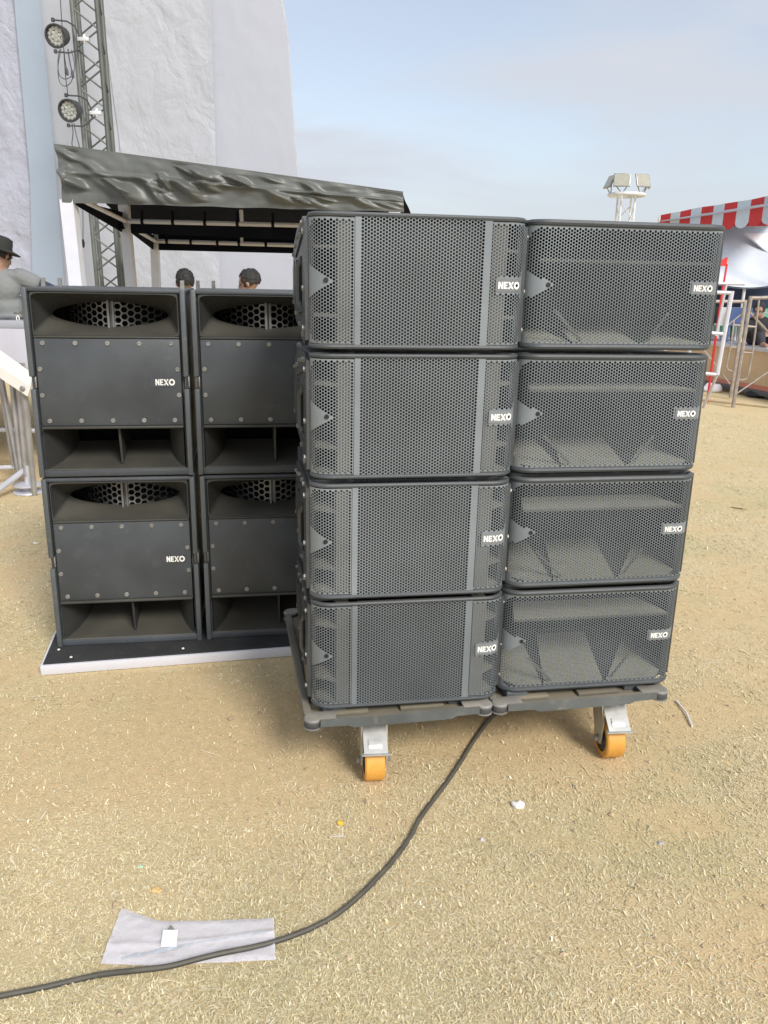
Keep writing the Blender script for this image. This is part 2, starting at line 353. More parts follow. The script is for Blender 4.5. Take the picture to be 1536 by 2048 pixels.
# ------------------------------------------------------------------ lettering and perforated steel
def logo(h, depth=.0008, xs=.95):
    polys = [[(0,0),(0,1),(.25,1),(.53,.46),(.53,1),(.76,1),(.76,0),(.52,0),(.23,.56),(.23,0)],
             [(.86,0),(.86,1),(1.44,1),(1.44,.80),(1.09,.80),(1.09,.61),(1.38,.61),(1.38,.40),(1.09,.40),(1.09,.20),(1.44,.20),(1.44,0)],
             [(1.50,1),(1.80,1),(2.48,-.02),(2.18,-.02)],
             [(2.20,1),(2.48,1),(2.16,.60),(2.02,.74)],
             [(1.50,0),(1.78,0),(1.94,.24),(1.80,.40)]]
    m = MB()
    for p in polys: m.prism([(a*h*xs, b_*h) for a, b_ in p], -depth, 0, 'y')
    n = 24; cx, cz = 3.06*h*xs, .5*h
    rings = []
    for rr, y in ((.54, 0), (.54, -depth), (.27, -depth), (.27, 0)):
        rings.append([(cx+rr*h*xs*1.06*math.cos(2*math.pi*k/n), y, cz+rr*h*math.sin(2*math.pi*k/n)) for k in range(n)])
    m.loft(rings); return m, cx, cz

def perforate(m, p, k, u0, u1, v0, v1, surf, solid, thick=.0012):
    """sheet of hexagonal cells, each with a real hole; surf(u,v)->(x,y,z)"""
    Rc = p/math.sqrt(3); dx = .866*p; ni = int((u1-u0)/dx)+3; nj = int((v1-v0)/p)+3
    cl = lambda a, lo, hi: min(max(a, lo), hi)
    cs = [(math.cos(R(60*q)), math.sin(R(60*q))) for q in range(6)]
    for i in range(-1, ni):
        for j in range(-1, nj):
            u = u0+dx*.5+i*dx; v = v0+p*.5+j*p+(p/2 if i % 2 else 0)
            out = [(cl(u+c*Rc, u0, u1), cl(v+s_*Rc, v0, v1)) for c, s_ in cs]
            edge = u < u0+p*.42 or u > u1-p*.42 or v < v0+p*.42 or v > v1-p*.42
            if edge or solid(u, v):
                area = sum(out[q][0]*out[(q+1) % 6][1]-out[(q+1) % 6][0]*out[q][1] for q in range(6))
                if abs(area) > p*p*.02: m.add([surf(*o) for o in out], [(0, 1, 2, 3, 4, 5)])
                continue
            inn = [(u+c*Rc*k, v+s_*Rc*k) for c, s_ in cs]
            a = [surf(*o) for o in out]; b_ = [surf(*o) for o in inn]; c_ = [(x, y+thick, z) for x, y, z in b_]
            fs = [(q, (q+1) % 6, 6+(q+1) % 6, 6+q) for q in range(6)]+[(6+q, 6+(q+1) % 6, 12+(q+1) % 6, 12+q) for q in range(6)]
            m.add(a+b_+c_, fs)

# ------------------------------------------------------------------ mesh fronted cabinets on the cart
BW, BH, BD, PITCHZ = .5747, .3475, .70, .36
EA, ER = R(75), .056
EARC, EX, EY = EA*ER, ER*math.sin(EA), ER*(1-math.cos(EA))
def curved(w, left=True, right=True, e=EARC):
    def s(u, v, y0=0):
        if left and u < e:
            a = (e-u)/ER; return (EX-ER*math.sin(a), y0+ER*(1-math.cos(a)), v)
        if right and u > w-e:
            a = (u-(w-e))/ER; return (BW-EX+ER*math.sin(a), y0+ER*(1-math.cos(a)), v)
        f = (u-(e if left else 0))/(w-(e if left else 0)-(e if right else 0))
        x0 = EX if left else 0; x1 = BW-EX if right else BW
        return (x0+f*(x1-x0), y0, v)
    return s
OFF = (-BW/2, 0, 0)

def shell(m, w, h, d, t=.014, y0=.05):
    m.box((0, y0, 0), (w, d, t), .003).box((0, y0, h-t), (w, d, h), .003)
    m.box((0, y0, t), (t, d, h-t)).box((w-t, y0, t), (w, d, h-t)).box((t, d-t, t), (w-t, d, h-t))
def lip_rim(m, w, h, r=.0065, rc=.028, left_curve=True, right_curve=True):
    # rounded rim running round the front of the cabinet, following the curved ends
    for zz, sg in ((r, 1), (h-r, -1)):
        pts = []
        if left_curve:
            pts.append((r, EY+.02, zz+sg*rc)); pts.append((r, EY+.012, zz+sg*rc*.35))
            for k in range(6):
                a = EA*(1-k/5); pts.append((EX-ER*math.sin(a)+r*.6, ER*(1-math.cos(a)), zz+(sg*rc*.06 if k == 0 else 0)))
        else: pts.append((r, 0, zz))
        if right_curve:
            for k in range(6):
                a = EA*k/5; pts.append((w-EX+ER*math.sin(a)-r*.6, ER*(1-math.cos(a)), zz))
            pts.append((w-r, EY+.012, zz+sg*rc*.35)); pts.append((w-r, EY+.02, zz+sg*rc))
        else: pts.append((w-r, 0, zz))
        m.path(pts, r, 8)

def taper(m):
    # the cabinets grow lower towards the back
    m.v = [(x, y, BH/2+(z-BH/2)*(1-.20*min(1, max(0, (y-.05)/.60)))) for x, y, z in m.v]; return m
def rig_plate(side, kind):
    # steel rigging plate on the cabinet flank, with slots standing proud and a row of bolts
    x0, x1 = ((-.010, .002) if side < 0 else (BW-.002, BW+.010))
    m = MB()
    out = [(.045, .02), (.075, .004), (.20, .004), (.30, .03), (.52, .03), (.60, .06), (.64, .12), (.66, .20), (.64, .27), (.58, .315), (.40, .343), (.12, .345), (.045, .325)]
    if kind: out = [(.045, .012), (.16, .006), (.34, .05), (.52, .02), (.62, .09), (.67, .18), (.62, .29), (.46, .335), (.28, .30), (.13, .345), (.045, .34)]
    m.prism(out, x0, x1, 'x')
    xo = x0 if side < 0 else x1; d = -.006 if side < 0 else .006
    lo, hi = min(xo, xo+d), max(xo, xo+d)
    m.prism([(.12, .09), (.30, .07), (.31, .085), (.13, .105)], lo, hi, 'x')
    m.prism([(.12, .29), (.42, .25), (.42, .262), (.12, .305)], lo, hi, 'x')
    m.prism([(.36, .12), (.41, .12), (.41, .24), (.36, .24)], lo, hi, 'x')
    m.prism([(.46, .10), (.56, .10), (.56, .22), (.46, .24)], lo, hi, 'x')
    return m
def rig_bolts(side):
    m = MB(); s_ = -1 if side < 0 else 1; x = -.010 if side < 0 else BW+.010
    for y, z in ((.065, .05), (.065, .155), (.065, .30), (.10, .03), (.11, .325), (.20, .32), (.24, .045), (.33, .31), (.44, .06), (.44, .29), (.57, .09), (.58, .27)):
        m.prism([(y+.008*math.cos(R(60*k)), z+.008*math.sin(R(60*k))) for k in range(6)], min(x, x+s_*.007), max(x, x+s_*.007), 'x')
    return m

def side_gear(t, kind):
    for sd_ in (-1, 1):
        pl = taper(rig_plate(sd_, kind)).build('rigging_plate', M_STEELPLATE, t, off=OFF)
        br_ = taper(rig_bolts(sd_)).build('bolt_row', M_BOLT, pl, off=OFF); br_['kind'] = 'stuff'
        x = -.016 if sd_ < 0 else BW+.016
        m = MB(); m.path([(x-sd_*.008, .175, .10), (x+sd_*.002, .19, .12), (x+sd_*.002, .19, .21), (x-sd_*.008, .175, .235)], .0085, 8)
        m.box((min(x, x-sd_*.012), .165, .095), (max(x, x-sd_*.012), .20, .11)).box((min(x, x-sd_*.012), .165, .225), (max(x, x-sd_*.012), .20, .24))
        m.build('handle', M_STEELPLATE, t, off=OFF)

def bend(m):
    # lay a flat piece round the curved end of the mesh front
    o = []
    for x, y, z in m.v:
        d = x-(BW-EX)
        if d > 0:
            a = min(d/ER, EA); o.append((BW-EX+(ER-y)*math.sin(a), ER-(ER-y)*math.cos(a), z))
        else: o.append((x, y, z))
    m.v = o; return m
def badge(t, x0, z0, wid, hei, y, lh, lx, lz, mname=None):
    m = MB(); n = 12
    m.loft([[(x0+wid*k/n, y+.0015, z0), (x0+wid*k/n, y-.0008, z0), (x0+wid*k/n, y-.0008, z0+hei), (x0+wid*k/n, y+.0015, z0+hei)] for k in range(n+1)])
    bend(m); b_ = m.build('badge', mname or M_BADGE, t, off=OFF, ang=30)
    lm, cx, cz = logo(lh); lm.v = [(x_+lx, y_+y-.0012, z_+lz) for x_, y_, z_ in lm.v]; bend(lm).build('lettering', M_LETTER, b_, off=OFF, ang=0)
    sm = MB(); sm.prism([(lx+cx+.21*lh*math.cos(R(30*k)), lz+cz+.25*lh*math.sin(R(30*k))) for k in range(12)], y-.0022, y-.0009, 'y')
    bend(sm).build('screw', M_SCREW, b_, off=OFF, ang=0)

def screw(t, x, z, y, r=.0062):
    m = MB(); m.prism([(x+r*math.cos(R(30*k)), z+r*math.sin(R(30*k))) for k in range(12)], y-.002, y, 'y')
    m.build('screw', M_SCREW, t, off=OFF, ang=0)

HP, HK = .0089, .775
def make_top():
    t = thing('line_array_speaker', '', 'loudspeaker')
    m = MB(); shell(m, BW, BH, BD); taper(m); lip_rim(m, BW, BH)
    m.build('cabinet', M_CAB, t, off=OFF)
    m = MB(); m.box((.0145, .12, .016), (BW-.0145, .13, BH-.016)); m.build('cavity_shade_sheet', M_DARK, t, off=OFF, ang=0)  # added black sheet standing for the shade inside the cabinet
    # grille: two curved wings and a flat full-height middle with plain bands
    x1, x2 = .1305, .4591; wl_ = x1-EX+EARC-.0155; S1 = curved(10, True, False)
    zlo, zhi = .0145, BH-.0145
    def left_s(u, v): 
        if u < EARC: return S1(u, v)
        return (EX+(u-EARC), 0, v)
    def wing_solid(u, v):
        if u > wl_-.0035: return True
        if u+ .55*min(v-zlo, zhi-v) < .022: return True
        return abs(v-.177) < .046*(1-u/.080)
    def wing_solid_r(u, v):
        if u > wl_-.0035: return True
        if u+.55*min(v-zlo, zhi-v) < .022: return True
        if .150 < v < .196 and u < .102: return True
        return u < .03 and abs(v-.173) < .045*(1-u/.03)+.02
    g = MB()
    perforate(g, HP, HK, 0, wl_, zlo, zhi, left_s, wing_solid)
    rs = lambda u, v: (BW-left_s(u, v)[0], left_s(u, v)[1], v)
    perforate(g, HP, HK, 0, wl_, zlo, zhi, rs, wing_solid_r)
    perforate(g, HP, HK, .1152, .4736, .0015, BH-.0015, lambda u, v: (u, -.003, v), lambda u, v: u < x1+.003 or u > x2-.003)
    g.build('grille', M_GRILLE, t, off=OFF, ang=30)
    # what shows behind the mesh
    m = MB(); m.box((.131, .010, .004), (.459, .016, BH-.004)); m.build('foam_panel', M_BACKING, t, off=OFF, ang=0)
    for xa, xb in ((.071, .108), (.482, .520)):
        m = MB(); m.prism([(xa, .012), (xb, .006), (xb, .05), (xa, .11)], .010, BH-.010, 'z'); m.build('waveguide_strip', M_LIGHTBAFFLE, t, off=OFF, ang=0)
    for zc in (.012, .086, .262):
        m = MB(); m.prism([(.012, .045), (.071, .012), (.071, .11), (.016, .11)], zc-.004, zc+.004, 'z'); m.build('horn_fin', M_LIGHTBAFFLE, t, off=OFF, ang=0)
        m = MB(); m.prism([(BW-.012, .045), (BW-.054, .012), (BW-.054, .11), (BW-.016, .11)], zc-.004, zc+.004, 'z'); m.build('horn_fin', M_LIGHTBAFFLE, t, off=OFF, ang=0)
    badge(t, .4905, .1555, .079, .0345, -.0012, .0182, .4975, .1632)
    screw(t, .041, .177, .0006, .0066)
    side_gear(t, 0)
    return t

def make_bass():
    t = thing('bass_speaker', '', 'loudspeaker')
    m = MB(); shell(m, BW, BH, BD); taper(m); lip_rim(m, BW, BH, r=.0085)
    m.build('cabinet', M_CAB, t, off=OFF)
    m = MB(); m.box((.0145, .36, .045), (BW-.0145, .37, BH-.045)); m.box((.0142, .055, .05), (.016, .36, BH-.05)); m.box((BW-.016, .055, .05), (BW-.0142, .36, BH-.05)); m.build('cavity_shade_sheet', M_DARK, t, off=OFF, ang=0)  # added black sheets that darken the interior behind the holes
    L_ = BW-2*EX+2*EARC; S2 = curved(L_)
    zlo, zhi = .0165, BH-.0165; ur = L_-EARC+EX
    def solid(u, v):
        e = min(v-zlo, zhi-v)
        if u+.9*e < .044 or (L_-u)+.9*e < .030: return True
        if abs(v-.175) < .046*(1-u/.098): return True
        if .157 < v < .194 and u > L_-.118: return True
        return False
    g = MB(); perforate(g, HP, HK, 0, L_, zlo, zhi, S2, solid); g.build('grille', M_GRILLE2, t, off=OFF, ang=30)
    # slotted wooden baffle seen through the mesh
    m = MB(); m.prism([(.035, .012), (BW-.035, .012), (BW-.075, .15), (.075, .15)], .238, .246, 'z'); m.build('shelf', M_BAFFLE, t, off=OFF, ang=0)
    m = MB(); D_ = .34; zf = lambda y: .017+.06*y
    def fl(*ps):
        n_ = len(ps); m.add([(x, y, zf(y)) for x, y in ps]+[(x, y, zf(y)-.006) for x, y in ps], [tuple(range(n_)), tuple(range(2*n_-1, n_-1, -1))]+[(q_, n_+q_, n_+(q_+1) % n_, (q_+1) % n_) for q_ in range(n_)])
    yf = .010
    fl((.016, .05), (.06, yf), (.142, yf), (.170, D_), (.016, D_)); fl((.148, yf), (.345, yf), (.413, D_), (.235, D_)); fl((.355, yf), (.52, yf), (.558, .05), (.558, D_-.02))
    m.build('sloping_floor', M_BAFFLE, t, off=OFF, ang=0)
    for (xa, za), (xb, zb) in (((.088, .105), (.170, .022)), ((.424, .100), (.372, .024))):
        m = MB(); dx_ = .005
        m.add([(xa, .012, za), (xa+dx_, .012, za+dx_), (xb+dx_, .012, zb+dx_), (xb, .012, zb), (xa, .024, za), (xa+dx_, .024, za+dx_), (xb+dx_, .024, zb+dx_), (xb, .024, zb)],
              [(0, 1, 2, 3), (7, 6, 5, 4), (0, 4, 5, 1), (1, 5, 6, 2), (2, 6, 7, 3), (3, 7, 4, 0)]); m.build('brace', M_BAFFLE, t, off=OFF, ang=0)
    badge(t, .478, .158, .078, .034, -.0014, .0168, .4845, .1660)
    screw(t, .0600, .176, .0002, .0066)
    side_gear(t, 1)
    return t

TH = .1638; X0, Y0 = -.2055, 2.1695
ZS = CAM.z+.167-3*PITCHZ-BH      # underside of the stacks
ex = Vector((math.cos(TH), math.sin(TH), 0)); ey = Vector((-math.sin(TH), math.cos(TH), 0)); SO = Vector((X0, Y0, 0))
def SL(s, n, z): return SO+ex*s+ey*n+Vector((0, 0, z))
rows = ['topmost', 'second from the top', 'third from the top', 'lowest']
top0 = make_top(); bass0 = make_bass()
jit = [(.000, .0), (.002, .15), (-.0015, -.2), (.001, .1)]
for i in range(4):
    o = top0 if i == 0 else dup(top0); o.scale.x = 1.022; o.location = SL(BW/2*1.022+jit[i][0], jit[i][0]*1.2, ZS+(3-i)*PITCHZ); o.rotation_euler = (0, 0, TH+R(jit[i][1]))
    tag(o, ['topmost mesh-fronted speaker with two plain grille bands on the cart stack', 'banded mesh speaker second from the top of the left cart column',
            'banded mesh speaker third from the top of the left cart column', 'lowest banded mesh speaker, resting on the left wheeled cart'][i], 'loudspeaker', 'banded mesh speakers stacked on the left cart')
    o = bass0 if i == 0 else dup(bass0); o.scale.x = 1.022; o.location = SL(.600+BW/2*1.022-jit[i][0], .030+jit[i][0], ZS+(3-i)*PITCHZ); o.rotation_euler = (0, 0, TH-R(jit[i][1]))
    tag(o, ['topmost all-mesh bass speaker in the right column, against the sky', 'all-mesh bass speaker second from the top of the right cart column',
            'all-mesh bass speaker third from the top of the right cart column', 'lowest all-mesh bass speaker, resting on the right wheeled cart'][i], 'loudspeaker', 'all-mesh bass speakers stacked on the right cart')

# ------------------------------------------------------------------ wheeled carts
def caster(t, x, y, yaw):
    M0 = Matrix.Translation((x, y, 0)) @ Matrix.Rotation(yaw, 4, 'Z')
    fk = MB()
    fk.box((-.055, -.05, .2265), (.055, .05, .2325), .002, M0)
    fk.lathe([(.046, .226), (.046, .2145), (.040, .212), (.040, .204)], 24, M0)
    # fork: bridge and two cheeks leaning forward (local -y)
    fk.prism([(-.042, .196), (-.042, .204), (.042, .204), (.042, .196)], -.055, .045, 'y', M0)
    for sx in (-1, 1):
        xa, xb = (sx*.036, sx*.042)
        fk.prism([(.046, .20), (-.05, .20), (-.076, .135), (-.066, .055), (-.035, .048), (-.016, .07), (.024, .15)], min(xa, xb), max(xa, xb), 'x', M0)
    f = fk.build('caster_fork', M_ZINC, t)
    ym = -.045
    Mw = M0 @ Matrix.Translation((0, ym, .067)) @ Matrix.Rotation(R(90), 4, 'Y')
    w = MB(); w.lathe([(.047, -.031), (.063, -.031), (.067, -.026), (.067, .026), (.063, .031), (.047, .031)], 40, Mw, cap=False)
    wh = w.build('caster_wheel', M_TYRE, t)
    h = MB(); h.lathe([(.014, -.028), (.026, -.022), (.040, -.027), (.0475, -.027), (.0475, .027), (.040, .027), (.026, .022), (.014, .028)], 28, Mw); h.build('hub', M_HUB, wh)
    a = MB(); a.lathe([(.012, -.054), (.012, -.042), (.008, -.042), (.008, .042), (.012, .042), (.012, .054)], 6, Mw); a.build('axle_bolt', M_BOLT, f)
    p = MB()
    p.prism([(-.052, .19), (-.122, .135), (-.119, .131), (-.048, .185)], -.037, .037, 'x', M0)
    p.prism([(-.090, .165), (-.104, .155), (-.110, .149), (-.112, .142), (-.084, .161)], -.022, .020, 'x', M0)
    p.box((-.044, -.128, .129), (.044, -.114, .134), .001, M0)
    p.build('brake_pedal', M_PEDAL, t)

def make_cart(CL, cx_front):
    t = thing('wheeled_cart', '', 'cart')
    zt_, zb_ = .268, .243
    f = MB(); f.prism([(.045, zt_), (CL-.045, zt_), (CL-.045, zb_+.002), (CL*.80, zb_), (CL*.77, zb_-.008), (CL*.25, zb_-.008), (CL*.22, zb_), (.045, zb_+.002)], .0, .016, 'y'); f.build('rail', M_CART, t, ang=0)
    f = MB(); f.box((.045, .832, zb_), (CL-.045, .860, zt_), .003); f.build('rail', M_CART, t)
    for x in (0, CL-.024):
        f = MB(); f.box((x, .045, zb_), (x+.024, .815, zt_), .003)
        f.build('rail', M_CART, t)
    for x in (.024, CL-.024):
        for y in (.024, .836):
            f = MB(); f.lathe([(.024, zb_-.003), (.026, zb_-.001), (.026, zt_-.012), (.024, zt_-.009)], 24, Matrix.Translation((x, y, 0))); bo = f.build('bumper', M_RUBBER, t)
            f = MB(); f.lathe([(.0275, zb_-.007), (.0275, zb_-.0032)], 24, Matrix.Translation((x, y, 0))); f.lathe([(.027, zt_-.0085), (.0275, zt_-.004), (.024, zt_+.001), (.010, zt_+.002)], 24, Matrix.Translation((x, y, 0)))
            sx = 1 if x < CL/2 else -1
            f.box((min(x, x+sx*.07), y-.018, zt_-.004), (max(x, x+sx*.07), y+.026, zt_+.0015), .001); f.build('corner_cap', M_CAP, bo)
    f = MB(); f.box((.026, .030, .240), (CL-.026, .825, .250)); f.build('deck_board', M_CARTDECK, t, ang=0)
    for xa, xb in ((.06, .20), (.30, .44)):
        f = MB(); f.box((xa, .045, .2502), (xb, .075, .262), .003); f.box((xa+.02, .075, .2502), (xb-.05, .14, .258), .003); f.build('deck_latch', M_CARTDECK, t)
    for x in (.06, CL-.13):
        f = MB(); f.box((x, .06, .2502), (x+.07, .82, .2785), .002); f.build('bearer', M_CART, t)
    caster(t, cx_front, .125, R(-5)); caster(t, CL-cx_front, .73, R(30))
    return t
cyaw = TH+R(2.0)
c1 = make_cart(.588, .228); c1.location = SL(-.024, -.047, 0); c1.rotation_euler = (0, 0, cyaw)
tag(c1, 'grey steel cart on orange wheels under the banded mesh speakers', 'cart', 'wheeled carts under the speaker stacks')
c2 = make_cart(.597, .449); c2.location = SL(.5675, -.027, 0); c2.rotation_euler = (0, 0, cyaw-R(.4))
tag(c2, 'grey steel cart on orange wheels under the all-mesh bass speakers', 'cart', 'wheeled carts under the speaker stacks')

# ------------------------------------------------------------------ horn subwoofers on the board
W2, H2, D2 = .585, .7158, .62
OFS = (-W2/2, 0, 0)
def sup(a, b_, e, t_):
    c, s_ = math.cos(t_), math.sin(t_)
    return (a*math.copysign(abs(c)**(2/e), c), b_*math.copysign(abs(s_)**(2/e), s_))
def make_sub():
    t = thing('horn_subwoofer', '', 'subwoofer')
    m = MB(); y0 = .006
    m.box((.004, y0, H2-.014), (W2-.004, D2, H2), .004).box((.004, y0, 0), (W2-.004, D2, .027), .004)
    m.box((.012, .03, .027), (.0275, D2, H2-.014)).box((W2-.0275, .03, .027), (W2-.012, D2, H2-.014)).box((.0275, D2-.015, .027), (W2-.0275, D2, H2-.014))
    m.build('cabinet', M_CAB, t, off=OFS)
    for x in (0, W2-.0195):
        for za, zb in ((.0, .344), (.391, H2)):
            f = MB(); f.box((x, -.006, za), (x+.0195, .085, zb), .004); r_ = f.build('side_rail', M_RAIL, t, off=OFS)
        f = MB(); f.box((x+.004, .012, .346), (x+.021, .07, .389), .002); f.build('locking_block', M_BOLT, t, off=OFS)
        f = MB(); f.tube((x+.0125, .004, .345), (x+.0125, .004, .39), .0045, 8); f.build('locking_pin', M_STEELPLATE, t, off=OFS)
    # upper horn
    n = 72; cz = .622; cx = W2/2; rings = []
    mA, mB = .2615, .075; tA, tB = .218, .047
    for y, k in ((.001, 0), (.012, .03), (.03, .15), (.06, .45), (.095, .78), (.13, 1.0)):
        ring = []
        for q in range(n):
            th_ = 2*math.pi*(q+.5)/n
            x1_, z1_ = sup(mA, mB, 14, th_); x2_, z2_ = sup(tA, tB, 1.75, th_)
            z2_ -= .004
            ring.append((cx+x1_*(1-k)+x2_*k, y, cz+z1_*(1-k)+z2_*k))
        rings.append(ring)
    m = MB(); m.loft(rings)
    outer = [(cx+sup(.2645, .0785, 40, 2*math.pi*(q+.5)/n)[0], .001, cz+sup(.2645, .0785, 40, 2*math.pi*(q+.5)/n)[1]) for q in range(n)]
    back = [(a, b_+.03, c) for a, b_, c in outer]
    m.loft([rings[0], outer, back]); m.build('horn_flare', M_HORN, t, off=OFS, ang=40)
    g = MB(); hp = .0265
    def lens(u, v): return False
    perforate(g, hp, .80, .075, .510, .555, .695, lambda u, v: (u, .134+5.5*(u-cx)**2, v), lambda u, v: abs(u-cx) < .017, thick=.006)
    g.build('hex_grate', M_GRATE, t, off=OFS, ang=0)
    m = MB(); m.box((cx-.013, .105, .556), (cx-.004, .131, .690), .002).box((cx+.003, .118, .556), (cx+.012, .131, .690), .002); m.build('grate_divider', M_GRATE, t, off=OFS)
    m = MB(); m.box((.03, .40, .54), (W2-.03, .41, .70)); m.box((.03, .17, .545), (.0305, .40, .70)); m.build('throat_back', M_DARK, t, off=OFS, ang=0)
    m = MB(); m.box((.0285, -.003, .535), (W2-.0285, .03, .5425), .003); m.build('lip', M_HORN, t, off=OFS)
    # bolted panel
    m = MB(); m.box((.029, .001, .203), (W2-.029, .019, .533), .002); pn = m.build('front_panel', M_PANEL, t, off=OFS)
    bm_ = MB(); bm_.lathe([(.0095, 0), (.0095, .002), (.0075, .0045), (.004, .0045), (.003, .002)], 14, Matrix.Rotation(R(90), 4, 'X'))
    bme = bm_.mesh('bolt', M_BOLT)
    spots = [(.058+.1165*k, .516) for k in range(5)]+[(.058+.1165*k, .222) for k in range(5)]+[(.0405, .419), (.040, .320), (W2-.041, .419), (W2-.040, .320)]
    for x, z in spots: put('bolt', bme, t, (x+OFS[0], .001, z))
    m = MB(); m.box((.437, -.0002, .351), (.5365, .002, .388)); b_ = m.build('badge', M_PANEL, t, off=OFS, ang=0)
    lm, cxl, czl = logo(.0235, .0008, .86); lm.build('lettering', M_LETTER, b_, off=(OFS[0]+.4585, -.0004, .3585), ang=0)
    # lower port
    m = MB(); m.box((.0285, -.010, .191), (W2-.0285, .03, .201), .004); m.build('lip', M_HORN, t, off=OFS)
    m = MB(); N_ = 8
    fl = []; 
    for k in range(N_+1):
        u = k/N_; y = .008+.26*u; zz = .031+.062*u**1.15; ins = .031+.075*(1-(1-u)**2.2)
        fl.append([(ins, y, .190), (ins, y, zz), (W2-ins, y, zz), (W2-ins, y, .190)])
    m.loft(fl, closed=False); m.add([(.0285, .005, .027), (W2-.0285, .005, .027), (W2-.031, .008, .031), (.031, .008, .031)], [(0, 1, 2, 3)])
    m.build('port_flare', M_HORN, t, off=OFS, ang=40)
    m = MB(); m.prism([(.02, .1905), (.30, .1905), (.30, .09), (.10, .056), (.045, .042)], .304, .312, 'x'); m.build('port_divider', M_HORN, t, off=OFS, ang=0)
    m = MB(); m.box((.03, .44, .03), (W2-.03, .45, .19)); m.build('port_back', M_DARK, t, off=OFS, ang=0)
    return t
TH2 = .1643; S2O = Vector((-1.3452, 3.0282, 0)); e2x = Vector((math.cos(TH2), math.sin(TH2), 0)); e2y = Vector((-math.sin(TH2), math.cos(TH2), 0))
ZB = .050
sub0 = make_sub(); first = True
for (cc, rr_) in ((0, 0), (1, 0), (0, 1), (1, 1)):
    o = sub0 if first else dup(sub0); first = False
    o.location = S2O+e2x*(cc*(W2+.0203)+W2/2+(.003 if rr_ else 0))+e2y*(.004*cc-.003*rr_)+Vector((0, 0, ZB+(1-rr_)*(H2+.0069))); o.rotation_euler = (0, 0, TH2+R((.2, -.3, .25, -.1)[cc*2+rr_]))
    tag(o, {(0, 0): 'black horn subwoofer at upper left of the stack on the board, nearest the hatted man', (1, 0): 'upper black horn subwoofer beside the cart stack, partly hidden by it',
            (0, 1): 'lower left black horn subwoofer standing on the left end of the white-edged board', (1, 1): 'lower black horn subwoofer on the board, partly hidden by the cart stack'}[(cc, rr_)], 'subwoofer', 'black horn subwoofers stacked on the white-edged board')
    if rr_ == 0:
        for x in (.075, W2-.012, .012):
            m = MB(); m.prism([(x-.008, H2-.002), (x+.008, H2-.002), (x+.007, H2+.034), (x-.007, H2+.034)], .05 if x > .3 else .30, .062 if x > .3 else .312, 'y'); m.build('rigging_tab', M_BOLT, o, off=OFS, ang=0)

bd = thing('base_board', 'long low black board with white edges under the horn subwoofers', 'board', Vector((-1.351, 2.868, 0)), R(12.4))
m = MB(); m.box((0, 0, .002), (1.75, 1.05, .043), .003); m.build('edge', M_BOARDEDGE, bd)
m = MB(); m.box((.010, .010, .0431), (1.74, 1.04, .0485), .001); m.build('top_sheet', M_BOARDTOP, bd)
sm = MB(); sm.lathe([(.006, 0), (.005, .003), (.001, .0035)], 10); sme = sm.mesh('screw_head', M_LETTER)
for x, y in ((.05, .13), (.11, .05), (.55, .055), (1.05, .05)): put('screw_head', sme, bd, (x, y, .0485))

# ------------------------------------------------------------------ cable, plastic bag, litter
pts = [(1050, 1405), (1010, 1420), (985, 1432), (950, 1478), (918, 1530), (893, 1566), (868, 1598), (838, 1640), (822, 1672), (790, 1716), (760, 1750), (722, 1790), (680, 1824), (640, 1848), (600, 1867), (556, 1884), (500, 1903), (450, 1917), (400, 1930), (335, 1945), (270, 1951), (200, 1953), (140, 1963), (80, 1976), (0, 1993), (-80, 2010), (-200, 2030)]
P = [gnd(x, y, .007) for x, y in pts]
# Catmull-Rom
cp = []
for i in range(len(P)-1):
    a, b_, c, d = P[max(i-1, 0)], P[i], P[i+1], P[min(i+2, len(P)-1)]
    for k in range(6):
        u = k/6; cp.append(.5*((2*b_)+(c-a)*u+(2*a-5*b_+4*c-d)*u*u+(3*b_-a-3*c+d)*u**3))
for i, p in enumerate(cp): p.z = .0075+.0012*math.sin(i*.31)+.017*math.exp(-(((p.x+.43)/.17)**4))
tail = [cp[0]+Vector((.0, .02, 0)), cp[0]+Vector((.12, .35, 0)), cp[0]+Vector((.1, .8, 0))][::-1]
m = MB(); m.path(tail+cp, .0066, 12)
tag(m.build('power_cable', M_CABLE), 'thick black cable curving over the dry grass from under the carts', 'cable')

bagm = bpy.data.materials.new('clear_film'); bagm.use_nodes = True; t = bagm.node_tree; N = t.nodes; L = t.links; b = N['Principled BSDF']
b.inputs['Base Color'].default_value = (.93, .92, 1.0, 1); b.inputs['Roughness'].default_value = .30; b.inputs['Alpha'].default_value = .72; b.inputs['Coat Weight'].default_value = .4
tx = N.new('ShaderNodeTexCoord'); nn = N.new('ShaderNodeTexNoise'); nn.inputs['Scale'].default_value = 22; nn.inputs['Detail'].default_value = 4; nn.inputs['Distortion'].default_value = 1.5
L.new(tx.outputs['Object'], nn.inputs['Vector']); bp = N.new('ShaderNodeBump'); bp.inputs['Strength'].default_value = .35; bp.inputs['Distance'].default_value = .01
L.new(nn.outputs['Fac'], bp.inputs['Height']); L.new(bp.outputs[0], b.inputs['Normal'])
mr = N.new('ShaderNodeMapRange'); mr.inputs['To Min'].default_value = .30; mr.inputs['To Max'].default_value = .48; L.new(nn.outputs['Fac'], mr.inputs['Value']); L.new(mr.outputs[0], b.inputs['Alpha'])
topl = [gnd(x, y) for x, y in ((243, 1822), (282, 1834), (322, 1848), (400, 1848), (475, 1845), (548, 1842))]
botl = [gnd(x, y) for x, y in ((202, 1933), (262, 1935), (340, 1937), (410, 1932), (480, 1929), (551, 1926))]
cen = (topl[2]+botl[2])/2
